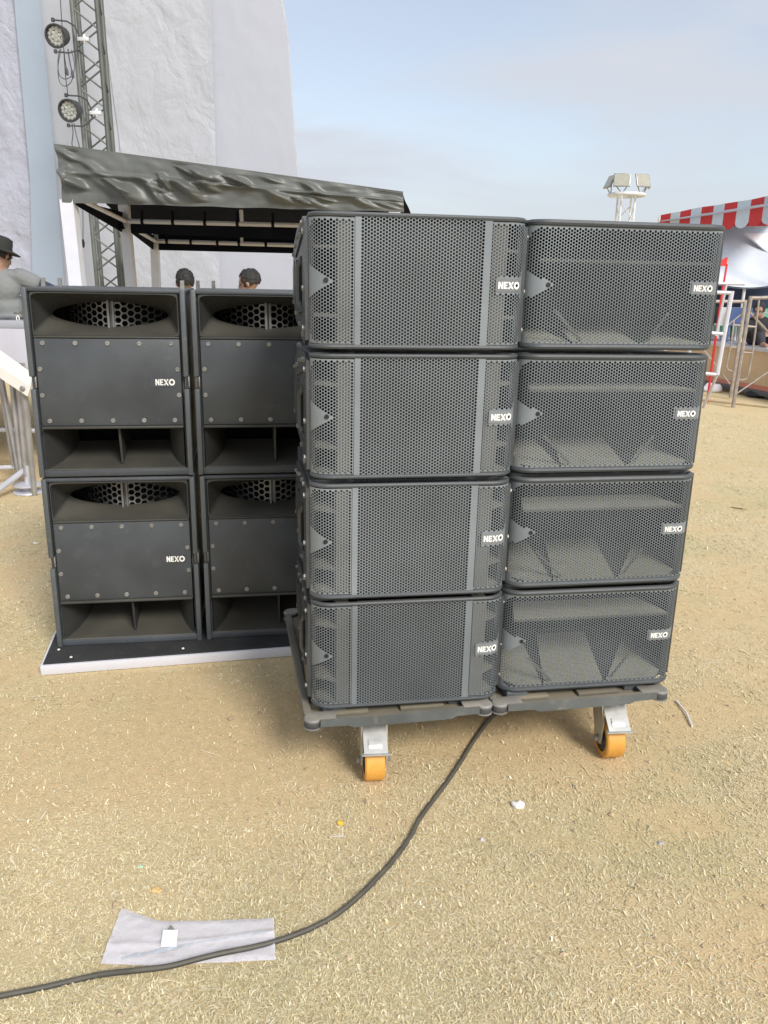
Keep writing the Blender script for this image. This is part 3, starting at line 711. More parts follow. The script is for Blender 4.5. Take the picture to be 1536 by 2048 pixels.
def bagp(u, v, lift=0):
    k = min(int(u*5), 4); f = u*5-k
    a = topl[k].lerp(topl[k+1], f); c = botl[k].lerp(botl[k+1], f); p = a.lerp(c, v)-cen
    e = min(u, 1-u, v, 1-v)
    crease = .006*math.exp(-((v-.72+.35*u)/.05)**2)
    p.z = .008+.010*max(0, 1-min(u, 1-u)/.05)*abs(mnoise.noise(Vector((u*3, v*4, 1))))+.003*mnoise.noise(Vector((p.x*9, p.y*14, 3)))+.0015*mnoise.noise(Vector((p.x*30, p.y*40, 7)))+crease*.6+lift*min(1, e*9)*.004
    return p
bag = thing('plastic_bag', 'flat clear plastic bag on the grass under the black cable', 'plastic bag', cen)
m = MB(); m.grid(lambda u, v: bagp(u, v), 70, 26); m.build('film', bagm, bag)
m = MB(); m.grid(lambda u, v: bagp(u, v, 1)+Vector((0, 0, .0015)), 70, 26); m.build('film', bagm, bag)
M_PAPER = mat('white_card', (.80, .80, .80), .6, var=.05)
M_BLUE = mat('bag_wrinkle', (.50, .54, .58), .5, var=.3, scale=60)
q = [gnd(x, y)-cen for x, y in ((327, 1873), (357, 1873), (354, 1906), (322, 1906))]
m = MB(); m.add([(p.x, p.y, .0185) for p in q]+[(p.x, p.y, .020) for p in q], [(0, 3, 2, 1), (4, 5, 6, 7), (0, 1, 5, 4), (1, 2, 6, 5), (2, 3, 7, 6), (3, 0, 4, 7)]); m.build('card', M_PAPER, bag, ang=0)
q = [gnd(x, y)-cen for x, y in ((343, 1862), (350, 1872), (336, 1872))]
m = MB(); m.add([(p.x, p.y, .0185) for p in q]+[(p.x, p.y, .0195) for p in q], [(0, 2, 1), (3, 4, 5), (0, 1, 4, 3), (1, 2, 5, 4), (2, 0, 3, 5)]); m.build('hanger_hole', mat('hole_shade', (.25, .23, .18), .8), bag, ang=0)
wrinkle = [gnd(x, y)-cen for x, y in ((245, 1930), (275, 1921), (300, 1918), (330, 1911), (390, 1898), (450, 1888), (500, 1880), (533, 1876))]
m = MB(); wv = [.001, .005, .001, .006, .0015, .001, .0015, .003]
m.loft([[(p.x, p.y-w_, .0165+.001*math.sin(i*2)), (p.x, p.y+w_, .0175+.001*math.cos(i*3))] for i, (p, w_) in enumerate(zip(wrinkle, wv))], closed=False); m.build('bluish_wrinkle', M_BLUE, bag)  # bluish wrinkle of the film, laid on as a coloured strip

def crumple(name, px, py, sx, sy, sz, m_, label, cat, seed=0):
    p = gnd(px, py); mb = MB(); mb.ell((0, 0, sz*.8), (sx, sy, sz), 16, 10)
    mb.v = [tuple(Vector(v)*(1+.45*mnoise.noise(Vector(v)*(1.4/sx)+Vector((seed, 0, 0))))) for v in mb.v]
    return tag(mb.build(name, m_, None, ang=20, loc=p), label, cat)
M_TISSUE = mat('tissue_white', (.80, .78, .75), .8, var=.08)
M_TISSUE2 = mat('tissue_rose', (.62, .56, .52), .8, var=.1)
crumple('tissue', 1036, 1614, .022, .014, .010, M_TISSUE, 'crumpled white tissue lying on bare ground right of the cable', 'tissue', 3)
crumple('wrapper', 680, 1649, .011, .008, .006, mat('yellow_plastic', (.78, .52, .04), .4), 'small yellow wrapper on the grass left of the cable', 'wrapper', 8)
crumple('paper_scrap', 676, 1673, .020, .005, .002, M_TISSUE2, 'flat torn paper scrap just below the yellow wrapper', 'paper scrap', 5)
crumple('bottle_cap', 281, 1735, .009, .006, .003, mat('cap_green', (.45, .62, .45), .6), 'pale green bottle cap half sunk in the left grass', 'bottle cap', 2)
crumple('dry_leaf', 313, 1783, .016, .009, .005, mat('leaf_tan', (.62, .42, .18), .7), 'curled tan leaf on the grass above the plastic bag', 'leaf', 6)
crumple('foil_scrap', 1320, 1688, .010, .006, .004, mat('foil_grey', (.35, .34, .36), .5), 'small grey scrap in the grass at right foreground', 'scrap', 9)
crumple('pebble', 964, 1683, .007, .006, .005, M_TISSUE2, 'small pale pebble right of the cable below the tissue', 'pebble', 4)
crumple('paper_chip', 71, 1087, .016, .012, .004, M_TISSUE, 'tiny white paper chip on the soil left of the subwoofers', 'paper scrap', 7)
a, b_ = gnd(1352, 1404), gnd(1384, 1456)
m = MB(); m.path([Vector((a.x, a.y, .006)), (Vector(a)+b_)/2+Vector((.008, 0, .010)), Vector((b_.x, b_.y, .006))], .0035, 8)
tag(m.build('plastic_straw', M_PAPER), 'thin white plastic straw on the grass right of the cart', 'straw')
a, b_ = gnd(1462, 1016), gnd(1486, 1020)
m = MB(); m.path([Vector((a.x, a.y, .006)), Vector((b_.x, b_.y, .008))], .004, 6); tag(m.build('twig', mat('twig_brown', (.22, .14, .07), .8)), 'short dark twig on the pale grass at far right', 'twig')

# ------------------------------------------------------------------ stage side: backdrop, truss, canopy
def cloth_mat(name, col, rough, bs, bstr, var=.06, sheen=0, tl=0):
    m = bpy.data.materials.new(name); m.use_nodes = True; t = m.node_tree; N = t.nodes; L = t.links; b = N['Principled BSDF']
    b.inputs['Roughness'].default_value = rough; b.inputs['Specular IOR Level'].default_value = .35
    tx = N.new('ShaderNodeTexCoord')
    n = N.new('ShaderNodeTexNoise'); n.inputs['Scale'].default_value = .7; n.inputs['Detail'].default_value = 4; L.new(tx.outputs['Object'], n.inputs['Vector'])
    mi = N.new('ShaderNodeMix'); mi.data_type = 'RGBA'; mi.inputs['A'].default_value = (*[c*(1-var) for c in col], 1); mi.inputs['B'].default_value = (*[min(1, c*(1+var)) for c in col], 1)
    L.new(n.outputs['Fac'], mi.inputs['Factor']); L.new(mi.outputs['Result'], b.inputs['Base Color'])
    if bstr:
        # crumpled film: ridged creases of two sizes
        mp_ = N.new('ShaderNodeMapping'); mp_.inputs['Scale'].default_value = (1, 1, .8); mp_.inputs['Rotation'].default_value = (0, R(35), 0); L.new(tx.outputs['Object'], mp_.inputs[0])
        a = N.new('ShaderNodeTexNoise'); a.inputs['Scale'].default_value = bs; a.inputs['Detail'].default_value = 5; a.inputs['Roughness'].default_value = .55; a.inputs['Distortion'].default_value = .35
        L.new(mp_.outputs[0], a.inputs['Vector'])
        ab = N.new('ShaderNodeMath'); ab.operation = 'SUBTRACT'; ab.inputs[1].default_value = .5; L.new(a.outputs['Fac'], ab.inputs[0])
        ab2 = N.new('ShaderNodeMath'); ab2.operation = 'ABSOLUTE'; L.new(ab.outputs[0], ab2.inputs[0])
        a2 = N.new('ShaderNodeTexNoise'); a2.inputs['Scale'].default_value = bs*3.1; a2.inputs['Detail'].default_value = 4; a2.inputs['Distortion'].default_value = .3; L.new(mp_.outputs[0], a2.inputs['Vector'])
        sm_ = N.new('ShaderNodeMath'); sm_.operation = 'MULTIPLY_ADD'; sm_.inputs[1].default_value = .22; L.new(a2.outputs['Fac'], sm_.inputs[0]); L.new(ab2.outputs[0], sm_.inputs[2])
        bp = N.new('ShaderNodeBump'); bp.inputs['Strength'].default_value = bstr; bp.inputs['Distance'].default_value = .12
        L.new(sm_.outputs[0], bp.inputs['Height']); L.new(bp.outputs[0], b.inputs['Normal'])
    return m
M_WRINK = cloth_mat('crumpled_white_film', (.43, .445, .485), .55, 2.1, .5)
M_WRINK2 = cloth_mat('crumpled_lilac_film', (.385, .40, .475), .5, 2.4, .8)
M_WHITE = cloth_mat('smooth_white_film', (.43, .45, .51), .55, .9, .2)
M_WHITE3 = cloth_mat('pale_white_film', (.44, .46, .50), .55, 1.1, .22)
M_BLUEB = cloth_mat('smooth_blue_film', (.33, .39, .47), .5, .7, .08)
def bnd(pts):
    # boundary polyline: pixel rows -> x, extrapolated
    def f(y):
        for (xa, ya), (xb, yb) in zip(pts, pts[1:]):
            if y <= yb or (xb, yb) == pts[-1]: return xa+(xb-xa)*(y-ya)/(yb-ya)
    return f
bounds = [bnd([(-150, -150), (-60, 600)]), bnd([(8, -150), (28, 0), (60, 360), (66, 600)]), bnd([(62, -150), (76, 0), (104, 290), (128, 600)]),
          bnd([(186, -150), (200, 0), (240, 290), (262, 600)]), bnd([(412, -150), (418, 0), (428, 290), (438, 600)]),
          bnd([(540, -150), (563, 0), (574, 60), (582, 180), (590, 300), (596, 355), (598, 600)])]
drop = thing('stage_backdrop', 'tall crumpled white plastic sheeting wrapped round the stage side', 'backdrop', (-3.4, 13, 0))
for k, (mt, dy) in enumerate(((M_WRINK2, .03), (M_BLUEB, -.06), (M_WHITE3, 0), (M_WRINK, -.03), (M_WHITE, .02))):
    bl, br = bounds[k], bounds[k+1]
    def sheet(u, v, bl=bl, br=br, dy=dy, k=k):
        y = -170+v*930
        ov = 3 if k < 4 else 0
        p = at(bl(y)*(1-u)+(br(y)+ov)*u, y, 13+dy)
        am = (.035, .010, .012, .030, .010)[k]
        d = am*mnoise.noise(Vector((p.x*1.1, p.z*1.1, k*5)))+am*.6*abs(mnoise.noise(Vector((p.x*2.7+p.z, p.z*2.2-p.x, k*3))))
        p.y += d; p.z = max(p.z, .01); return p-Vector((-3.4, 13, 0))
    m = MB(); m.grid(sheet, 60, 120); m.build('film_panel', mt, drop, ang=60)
a = at(596, 355, 13.05)
m = MB(); pts_ = [at(bounds[5](y)-2, y, 13.07) for y in range(-170, 700, 30)]; m.path([p-Vector((-3.4, 13, 0)) for p in pts_], .03, 8)
m.build('edge_pole', mat('backdrop_pole', (.45, .46, .48), .5), drop)

# truss mast
M_TRUSS = mat('truss_aluminium', (.135, .145, .130), .5, metal=.3, var=.2, scale=6, wear=.2)
pa, pb = at(222, 572, 11.5), at(173, 0, 11.5)
axis = (pb-pa).normalized(); base = pa-axis*(pa.z/axis.z)
tr = thing('truss_mast', 'tall aluminium truss mast with diagonal braces before the white backdrop', 'truss', base)
tr.rotation_mode = 'XYZ'; q = axis.to_track_quat('Z', 'Y'); tr.rotation_euler = (q @ Matrix.Rotation(R(-8)+0, 3, 'Z').to_quaternion()).to_euler()
TW = .150; THt = 6.6
# to_track_quat twists about the axis: measure the twist and undo it so that the faces look at the camera
ax_x = Matrix(tr.rotation_euler.to_matrix()).col[0]; tw = math.atan2(ax_x.y, ax_x.x)
tr.rotation_euler = (tr.rotation_euler.to_matrix() @ Matrix.Rotation(-tw+R(7), 3, 'Z')).to_euler()
cm = MB(); cm.tube((0, 0, 0), (0, 0, THt), .029, 12); cme = cm.mesh('chord', M_TRUSS)
for sx in (-1, 1):
    for sy in (-1, 1): put('chord', cme, tr, (sx*TW, sy*TW, 0))
ST = .225; bm1 = MB(); bm1.tube((-TW, 0, 0), (TW, 0, ST), .011, 8); bme1 = bm1.mesh('brace', M_TRUSS)
bm2 = MB(); bm2.tube((TW, 0, 0), (-TW, 0, ST), .011, 8); bme2 = bm2.mesh('brace', M_TRUSS)
for k in range(int(THt/ST)):
    put('brace', bme1 if k % 2 else bme2, tr, (0, -TW, k*ST)); put('brace', bme2 if k % 2 else bme1, tr, (0, TW, k*ST))
    if k % 2: put('brace', bme1, tr, (-TW, 0, k*ST), (0, 0, R(90))); put('brace', bme2, tr, (TW, 0, k*ST), (0, 0, R(90)))

# par lamps
M_LAMP = mat('lamp_black', (.05, .052, .055), .5, var=.2)
M_LENS = mat('lamp_lens', (.42, .435, .41), .25, var=.25, scale=60, spec=.8)
M_CLAMP = mat('clamp_bright', (.75, .75, .75), .35, metal=.5)
def par_lamp(px, py, label):
    p = at(px, py, 11.1); t = thing('par_lamp', label, 'stage lamp', p, 0, 'round stage lamps on the truss')
    d = Vector((-.14, -.93, -.26)).normalized(); M_ = d.to_track_quat('Z', 'Y').to_matrix().to_4x4() @ Matrix.Scale(.86, 4); r = .150
    m = MB(); m.lathe([(r*.55, -.20), (r*.8, -.17), (r*.97, -.06), (r*1.05, .0), (r*1.05, .045), (r*.92, .045), (r*.88, .015), (r*.5, .012)], 32, M_, cap=True); m.build('housing', M_LAMP, t)
    for rad_, n_ in ((0, 1), (.052, 6), (.100, 12)):
        for k in range(n_):
            a_ = 2*math.pi*k/n_+.2
            m = MB(); m.lathe([(.0275, .012), (.0275, .015), (.020, .018), (.006, .019)], 10, M_ @ Matrix.Translation((rad_*math.cos(a_), rad_*math.sin(a_), 0))); m.build('lens', M_LENS, t)
    yk = MB(); yp = [(-.02, -.02, r+.02), (.12, .06, r+.03), (.20, .10, r-.01), (.235, .12, .04), (.235, .12, -.06), (.20, .10, -r+.02), (.12, .06, -r-.02), (-.0, -.0, -r-.025)]
    yk.path(yp, .010, 8); yk.build('yoke', M_LAMP, t)
    m = MB(); m.box((.22, .09, -.025), (.36, .16, .02), .006); m.tube((.30, .12, -.04), (.30, .12, .05), .02, 8); m.build('clamp', M_CLAMP, t)
    for z_ in (r+.02, -r-.025):
        m = MB(); m.tube((-.02, -.02, z_-.02), (-.02, -.02, z_+.02), .022, 10); m.build('tilt_knob', M_LAMP, t)
    return t
par_lamp(113, 72, 'upper round stage lamp with many white lenses clamped to the truss')
par_lamp(139, 221, 'lower round stage lamp with many white lenses, just above the black canopy')
M_WIRE = mat('wire_black', (.06, .06, .07), .6)
def wire(px_pts, Y, r, label, plug=False):
    P_ = [at(x, y, Y) for x, y in px_pts]; c_ = []
    for i in range(len(P_)-1):
        a, b_, c, d = P_[max(i-1, 0)], P_[i], P_[i+1], P_[min(i+2, len(P_)-1)]
        for k in range(6):
            u = k/6; c_.append(.5*((2*b_)+(c-a)*u+(2*a-5*b_+4*c-d)*u*u+(3*b_-a-3*c+d)*u**3))
    c_.append(P_[-1]); o_ = c_[0].copy()
    m = MB(); m.path([p-o_ for p in c_], r, 6); w = m.build('cable', M_WIRE, None, loc=o_); tag(w, label, 'cable', 'thin cables hanging by the stage lamps')
    if plug:
        e = P_[-1]-o_; f = (P_[-1]-P_[-2]).normalized(); m = MB(); m.path([e-f*.02, e+f*.02, e+f*.07], [.008, .02, .016], 8); m.build('plug', M_WIRE, w)
wire([(118, -60), (122, 20), (127, 90), (131, 150), (136, 190)], 11.05, .006, 'thin black wire running from above down to the lower stage lamp')
wire([(120, 98), (116, 120), (118, 148), (130, 158), (145, 150), (149, 130), (143, 100)], 11.0, .005, 'inner looped black wire hanging under the upper stage lamp')
wire([(122, 98), (116, 135), (120, 165), (133, 172), (144, 160), (145, 140)], 11.02, .005, 'longer looped black wire hanging under the upper stage lamp')
wire([(128, 100), (130, 120), (133, 138)], 11.03, .006, 'short black wire with a plug under the upper stage lamp', True)
wire([(136, 98), (139, 120), (144, 143)], 11.01, .008, 'thicker black wire with a plug beside the truss', True)
wire([(144, 246), (146, 266), (144, 288), (149, 300)], 11.0, .006, 'left black wire dropping from the lower stage lamp behind the canopy')
wire([(148, 246), (152, 268), (158, 290), (160, 300)], 11.02, .006, 'right black wire dropping from the lower stage lamp behind the canopy')
wire([(165, 405), (166, 440), (166, 482)], 9.3, .004, 'single thin black wire hanging below the left side of the canopy', True)

# canopy
def tarp_mat():
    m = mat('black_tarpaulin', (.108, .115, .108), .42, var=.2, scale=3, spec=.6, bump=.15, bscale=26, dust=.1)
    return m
M_TARP = tarp_mat(); M_SHADEBLACK = mat('tarp_shade_black', (.010, .011, .016), .9, var=.3, scale=3, spec=.05)  # black for ties; also the tarpaulin's underside, its shade put into the colour
M_POST = mat('post_white', (.66, .66, .70), .5, var=.06)
can = thing('black_canopy', 'black shiny tarpaulin canopy on white posts beside the stage backdrop', 'canopy', (-1.6, 9, 0)); co = Vector((-1.6, 9, 0))
TLp, TRp, BLp, BRp = (107, 287), (806, 383), (125, 405), (808, 424)
rng2 = random.Random(5)
folds = []
for k in range(34):
    folds.append((rng2.uniform(-.02, .98), rng2.uniform(.0, .62), rng2.uniform(.20, .48), rng2.uniform(.010, .024), rng2.uniform(.035, .085), rng2.uniform(.10, .34)))
def valance(u, v):
    xa, ya = TLp[0]+(TRp[0]-TLp[0])*u, TLp[1]+(TRp[1]-TLp[1])*u; xb, yb = BLp[0]+(BRp[0]-BLp[0])*u, BLp[1]+(BRp[1]-BLp[1])*u
    bulge = 4*math.sin(v*math.pi)*(1-u)
    p = at(xa+(xb-xa)*v+bulge*(1 if u < .03 else 0), ya+(yb-ya)*v+0.7*math.sin(u*40)*v*v, 8)
    d = 0
    for fu, fv, fl_, wd_, am, sl in folds:
        # diagonal folds running down to the right, each a rounded ridge that dies out at both ends
        t_ = (v-fv)/fl_
        if -.05 < t_ < 1.05:
            c0 = fu+sl*.24*t_**.8 if t_ > 0 else fu
            e = (u-c0)/wd_
            if abs(e) < 3: d += am*math.exp(-e*e)*max(0, math.sin(math.pi*min(max(t_, 0), 1)))**.7
    d += .03*mnoise.noise(Vector((u*7, v*1.6, 2)))+.010*mnoise.noise(Vector((u*26, v*5, 6)))+.03*math.exp(-((v-.47)/.05)**2)
    p.y -= d*min(1, 4*(1-u)+.3)*min(1, v*6+.15); return p-co
m = MB(); m.grid(valance, 300, 44); m.build('front_valance', M_TARP, can, ang=70)
fl0, fr0 = at(*TLp, 8), at(*TRp, 8); bl0, br0 = at(258, 462, 11.2), at(780, 478, 11.2)
bl1, br1 = at(306, 470, 11.2), at(800, 484, 11.2)
def roof(u, v):
    p = fl0.lerp(fr0, u).lerp((bl1+Vector((-.3, 0, .15))).lerp(br1+Vector((.3, 0, .12)), u), v); p.z -= .02+.04*math.sin(v*math.pi)+.02*mnoise.noise(Vector((u*6, v*6, 0))); return p-co
m = MB(); m.grid(roof, 30, 16); m.grid(lambda u, v: Vector(roof(u, v))-Vector((0, 0, .012)), 30, 16); m.build('roof_sheet', M_SHADEBLACK, can, ang=60)
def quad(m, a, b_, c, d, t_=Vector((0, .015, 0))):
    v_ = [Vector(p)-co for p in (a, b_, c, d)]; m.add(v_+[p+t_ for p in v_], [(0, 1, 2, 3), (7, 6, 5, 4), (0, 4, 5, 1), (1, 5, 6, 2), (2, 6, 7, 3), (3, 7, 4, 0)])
m = MB(); quad(m, at(150, 400, 8.05), at(243, 424, 9.5), at(242, 464, 9.5), at(150, 410, 8.05), Vector((.012, 0, 0))); m.build('side_valance', M_SHADEBLACK, can, ang=0)
m = MB(); quad(m, at(262, 450, 9.55), at(306, 470, 11.15), at(305, 499, 11.15), at(262, 466, 9.55), Vector((.012, 0, 0))); m.build('side_valance', M_SHADEBLACK, can, ang=0)
m = MB(); quad(m, at(306, 466, 11.2), at(800, 478, 11.2), at(800, 512, 11.2), at(306, 500, 11.2)); m.build('back_valance', M_SHADEBLACK, can, ang=0)
m = MB(); quad(m, at(258, 448, 9.55), at(800, 458, 9.55), at(800, 488, 9.55), at(258, 466, 9.55)); m.build('middle_strip', M_SHADEBLACK, can, ang=0)
def post(px0, px1, Y, w):
    a, b_ = at(*px0, Y), at(*px1, Y); f = (b_-a)/(b_.z-a.z); g_ = a-f*a.z
    m = MB(); m.prism([(-w/2, -w/2), (w/2, -w/2), (w/2, w/2), (-w/2, w/2)], 0, 1, 'z')
    top = Vector((a.x, a.y, a.z)); m.v = [tuple(Vector((x, y, 0))+g_.lerp(top, z)-co) for x, y, z in m.v]; m.build('post', M_POST, can, ang=0)
post((137, 400), (156, 575), 8.05, .125); post((248, 410), (263, 575), 9.55, .105); post((309, 470), (313, 575), 11.2, .10); post((790, 410), (780, 575), 8.05, .11); post((785, 470), (776, 575), 11.2, .10)
def rail(a, b_, r): m = MB(); m.tube(Vector(a)-co, Vector(b_)-co, r, 8); m.build('beam', M_POST, can)
rail(at(255, 442, 9.45), at(800, 455, 9.45), .026); rail(at(310, 482, 11.1), at(800, 497, 11.1), .026)
rail(at(482, 420, 9.45), at(484, 449, 9.45), .022); rail(at(483, 468, 11.1), at(484, 488, 11.1), .022)
rail(at(170, 403, 8.1), at(250, 442, 9.45), .024); rail(at(272, 460, 9.6), at(309, 482, 11.1), .022)
for px, py, Y, rr_ in ((285, 442.8, 9.45, .032), (346, 444.4, 9.45, .032), (410, 446, 9.45, .032), (475, 447.2, 9.45, .032), (546, 449, 9.45, .032), (334, 482.7, 11.1, .032), (382, 484, 11.1, .032), (435, 485.5, 11.1, .032), (478, 486.7, 11.1, .032), (532, 488.3, 11.1, .032)):
    a = at(px, py, Y)-co; m = MB(); m.tube(a-Vector((.016, 0, 0)), a+Vector((.016, 0, 0)), rr_, 8); m.tube(a, a+Vector((0, 0, .12)), .016, 6); m.build('tie', M_SHADEBLACK, can)
m = MB(); m.tube(at(238, 440, 9.4)-co, at(246, 458, 9.4)-co, .025, 8); m.build('strap', M_SHADEBLACK, can)

# ------------------------------------------------------------------ stage deck, ramp beam, steel tubes at the left edge
M_DECK = mat('deck_grey_sheet', (.36, .37, .41), .6, var=.12, scale=2)
M_DECK2 = mat('deck_fascia_lilac', (.50, .50, .56), .6, var=.12, scale=2)
M_STAGE_LEG = mat('stage_leg', (.30, .30, .30), .5, metal=.4)
M_CREAM = mat('cream_paint', (.74, .72, .67), .5, var=.06, wear=.2, wcol=(.5, .47, .4))
M_GALV = mat('galvanised_tube', (.36, .35, .345), .42, metal=.6, var=.2, scale=12, wear=.3, wcol=(.34, .29, .25))
M_GALVW = mat('white_tube', (.55, .55, .59), .45, metal=.2, var=.1)
dk = thing('stage_deck', 'raised grey stage deck the hatted man sits on', 'stage deck', (-4.3, 7.2, 0))
m = MB(); m.box((-1.9, -1.15, 1.14), (1.9, 1.4, 1.195), .006); m.build('deck_top', M_DECK, dk)
m = MB(); m.grid(lambda u, v: (-1.9+3.8*u, -1.16+.012*math.sin(u*60), .86+.28*v), 60, 3); m.grid(lambda u, v: (-1.9+3.8*u, -1.15+.012*math.sin(u*60), .86+.28*v), 60, 3); m.build('fascia', M_DECK2, dk)
m = MB(); m.box((1.90, -1.15, .82), (1.912, 1.4, 1.14)); m.build('side_fascia', M_DECK2, dk)
for x in (-1.8, -.6, .6, 1.75):
    for y in (-.9, 1.2):
        m = MB(); m.tube((x, y, 0), (x, y, 1.14), .03, 8); m.build('leg', M_STAGE_LEG, dk)
m = MB(); m.tube((-1.8, -.9, .33), (1.75, -.9, .33), .018, 8); m.build('brace', M_GALVW, dk)

rb = thing('ramp_beam', 'cream steel ramp beam sloping down to the subwoofers at left', 'beam', gnd(30, 960))
ro = Vector(rb.location)
A1, A2, B1, B2 = at(-120, 625, 5.5), at(-120, 672, 5.5), at(64, 757, 5.5), at(56, 791, 5.5)
m = MB(); v_ = [p-ro for p in (A1, B1, B2, A2)]; m.add(v_+[p+Vector((.0, .09, 0)) for p in v_], [(0, 1, 2, 3), (7, 6, 5, 4), (0, 4, 5, 1), (1, 5, 6, 2), (2, 6, 7, 3), (3, 7, 4, 0)]); m.build('beam_body', M_CREAM, rb, ang=0)
m = MB(); G1, G2, G3, G4 = at(-120, 650, 5.49), at(-120, 675, 5.49), at(61, 774, 5.49), at(55, 793, 5.49)
v_ = [p-ro for p in (G1, G3, G4, G2)]; m.add(v_+[p+Vector((0, .008, 0)) for p in v_], [(0, 1, 2, 3), (7, 6, 5, 4), (0, 4, 5, 1), (1, 5, 6, 2), (2, 6, 7, 3), (3, 7, 4, 0)]); m.build('flange', M_CREAM, rb, ang=0)
a = at(45, 777, 5.485)-ro; m = MB(); m.lathe([(.018, 0), (.018, .006), (.010, .010)], 12, Matrix.Translation(a) @ Matrix.Rotation(R(90), 4, 'X')); m.build('bolt', M_GALV, rb)
for px in ((-60, 700), (48, 785)):
    a = at(*px, 5.55)-ro; m = MB(); m.tube(a, Vector((a.x, a.y, -ro.z)), .02, 8); m.build('leg', M_GALV, rb)
tb = thing('steel_barrier', 'bundle of upright galvanised barrier tubes on a round foot left of the subwoofers', 'barrier', gnd(57, 985)); to = Vector(tb.location)
def bt(p0, p1, Y0_, Y1_, r, m_=M_GALV, nm='tube'):
    m = MB(); m.tube(at(*p0, Y0_)-to, at(*p1, Y1_)-to, r, 10); m.build(nm, m_, tb)
bt((4, 760), (38, 945), 5.75, 5.68, .017); bt((-4, 740), (28, 935), 5.85, 5.80, .016); bt((-12, 690), (33, 940), 5.95, 5.8, .014)
bt((22, 745), (44, 945), 5.70, 5.64, .020); bt((33, 728), (53, 952), 5.66, 5.62, .020); bt((40, 726), (60, 938), 5.72, 5.68, .015); bt((46, 726), (66, 935), 5.75, 5.72, .015); bt((28, 728), (47, 930), 5.82, 5.80, .013)
bt((-60, 1022), (52, 938), 5.2, 5.66, .022, M_GALVW, 'foot_rail'); bt((-60, 938), (30, 934), 5.85, 5.80, .017, M_GALVW, 'foot_rail')
bt((48, 930), (66, 936), 5.66, 5.72, .022, M_GALV, 'coupler')
bt((56, 930), (57, 978), 5.63, 5.63, .026, M_GALVW, 'foot_tube')
m = MB(); m.lathe([(.105, .004), (.10, .014), (.04, .020), (.03, .06)], 20); m.lathe([(.10, .055), (.10, .065), (.03, .075)], 20); m.build('foot_plate', M_GALVW, tb)

# ------------------------------------------------------------------ right hand side
M_MAST = mat('mast_white', (.66, .67, .68), .5, var=.08)
M_FLOOD = mat('flood_glass', (.36, .355, .29), .3, var=.1, spec=.8)
fmst = thing('floodlight_mast', 'white lattice mast with four floodlights on a ring behind the stack', 'floodlight mast', Vector((6.88, 25, 0))); fo = Vector(fmst.location)
zr = at(1252, 390, 25).z
for sx in (-1, 1):
    for sy in (-1, 1):
        m = MB(); m.tube((sx*.2+.04, sy*.2, 0), (sx*.2, sy*.2, zr), .03, 8); m.build('chord', M_MAST, fmst)
bA = MB(); bA.tube((-.2, 0, 0), (.2, 0, .42), .016, 6); bAm = bA.mesh('brace', M_MAST); bB = MB(); bB.tube((.2, 0, 0), (-.2, 0, .42), .016, 6); bBm = bB.mesh('brace', M_MAST)
for k in range(int(zr/.42)):
    put('brace', bAm if k % 2 else bBm, fmst, (.01, -.2, k*.42)); put('brace', bBm if k % 2 else bAm, fmst, (.01, .2, k*.42)); put('brace', bAm, fmst, (-.2, 0, k*.42), (0, 0, R(90))); put('brace', bBm, fmst, (.2, 0, k*.42), (0, 0, R(90)))
m = MB(); m.path([(.5*math.cos(2*math.pi*k/24), .5*math.sin(2*math.pi*k/24), zr) for k in range(24)], .05, 8, closed=True)
for k in range(4): m.tube((-.5*math.cos(k*.785), -.5*math.sin(k*.785), zr), (.5*math.cos(k*.785), .5*math.sin(k*.785), zr), .02, 6)
m.build('ring_platform', M_MAST, fmst)
for x, y, yaw, tl in ((-.28, -.45, 12, -18), (.30, -.45, -22, -20), (-.52, .0, 82, -25), (.52, 0, -75, -38)):
    M_ = Matrix.Translation((x*1.05, y, zr+.36)) @ Matrix.Rotation(R(-yaw), 4, 'Z') @ Matrix.Rotation(R(tl), 4, 'X')
    m = MB(); m.box((-.235, 0, -.19), (.235, .05, .19), .012, M_); m.tube(M_ @ Vector((-.2, .05, -.1)), (x*.9, y*.9, zr), .016, 6); m.tube(M_ @ Vector((.2, .05, -.1)), (x*.9, y*.9, zr), .016, 6); h_ = m.build('floodlight', M_GALV, fmst)
    m = MB(); m.box((-.212, -.006, -.168), (.212, .0, .168), 0, M_); m.build('glass', M_FLOOD, h_, ang=0)

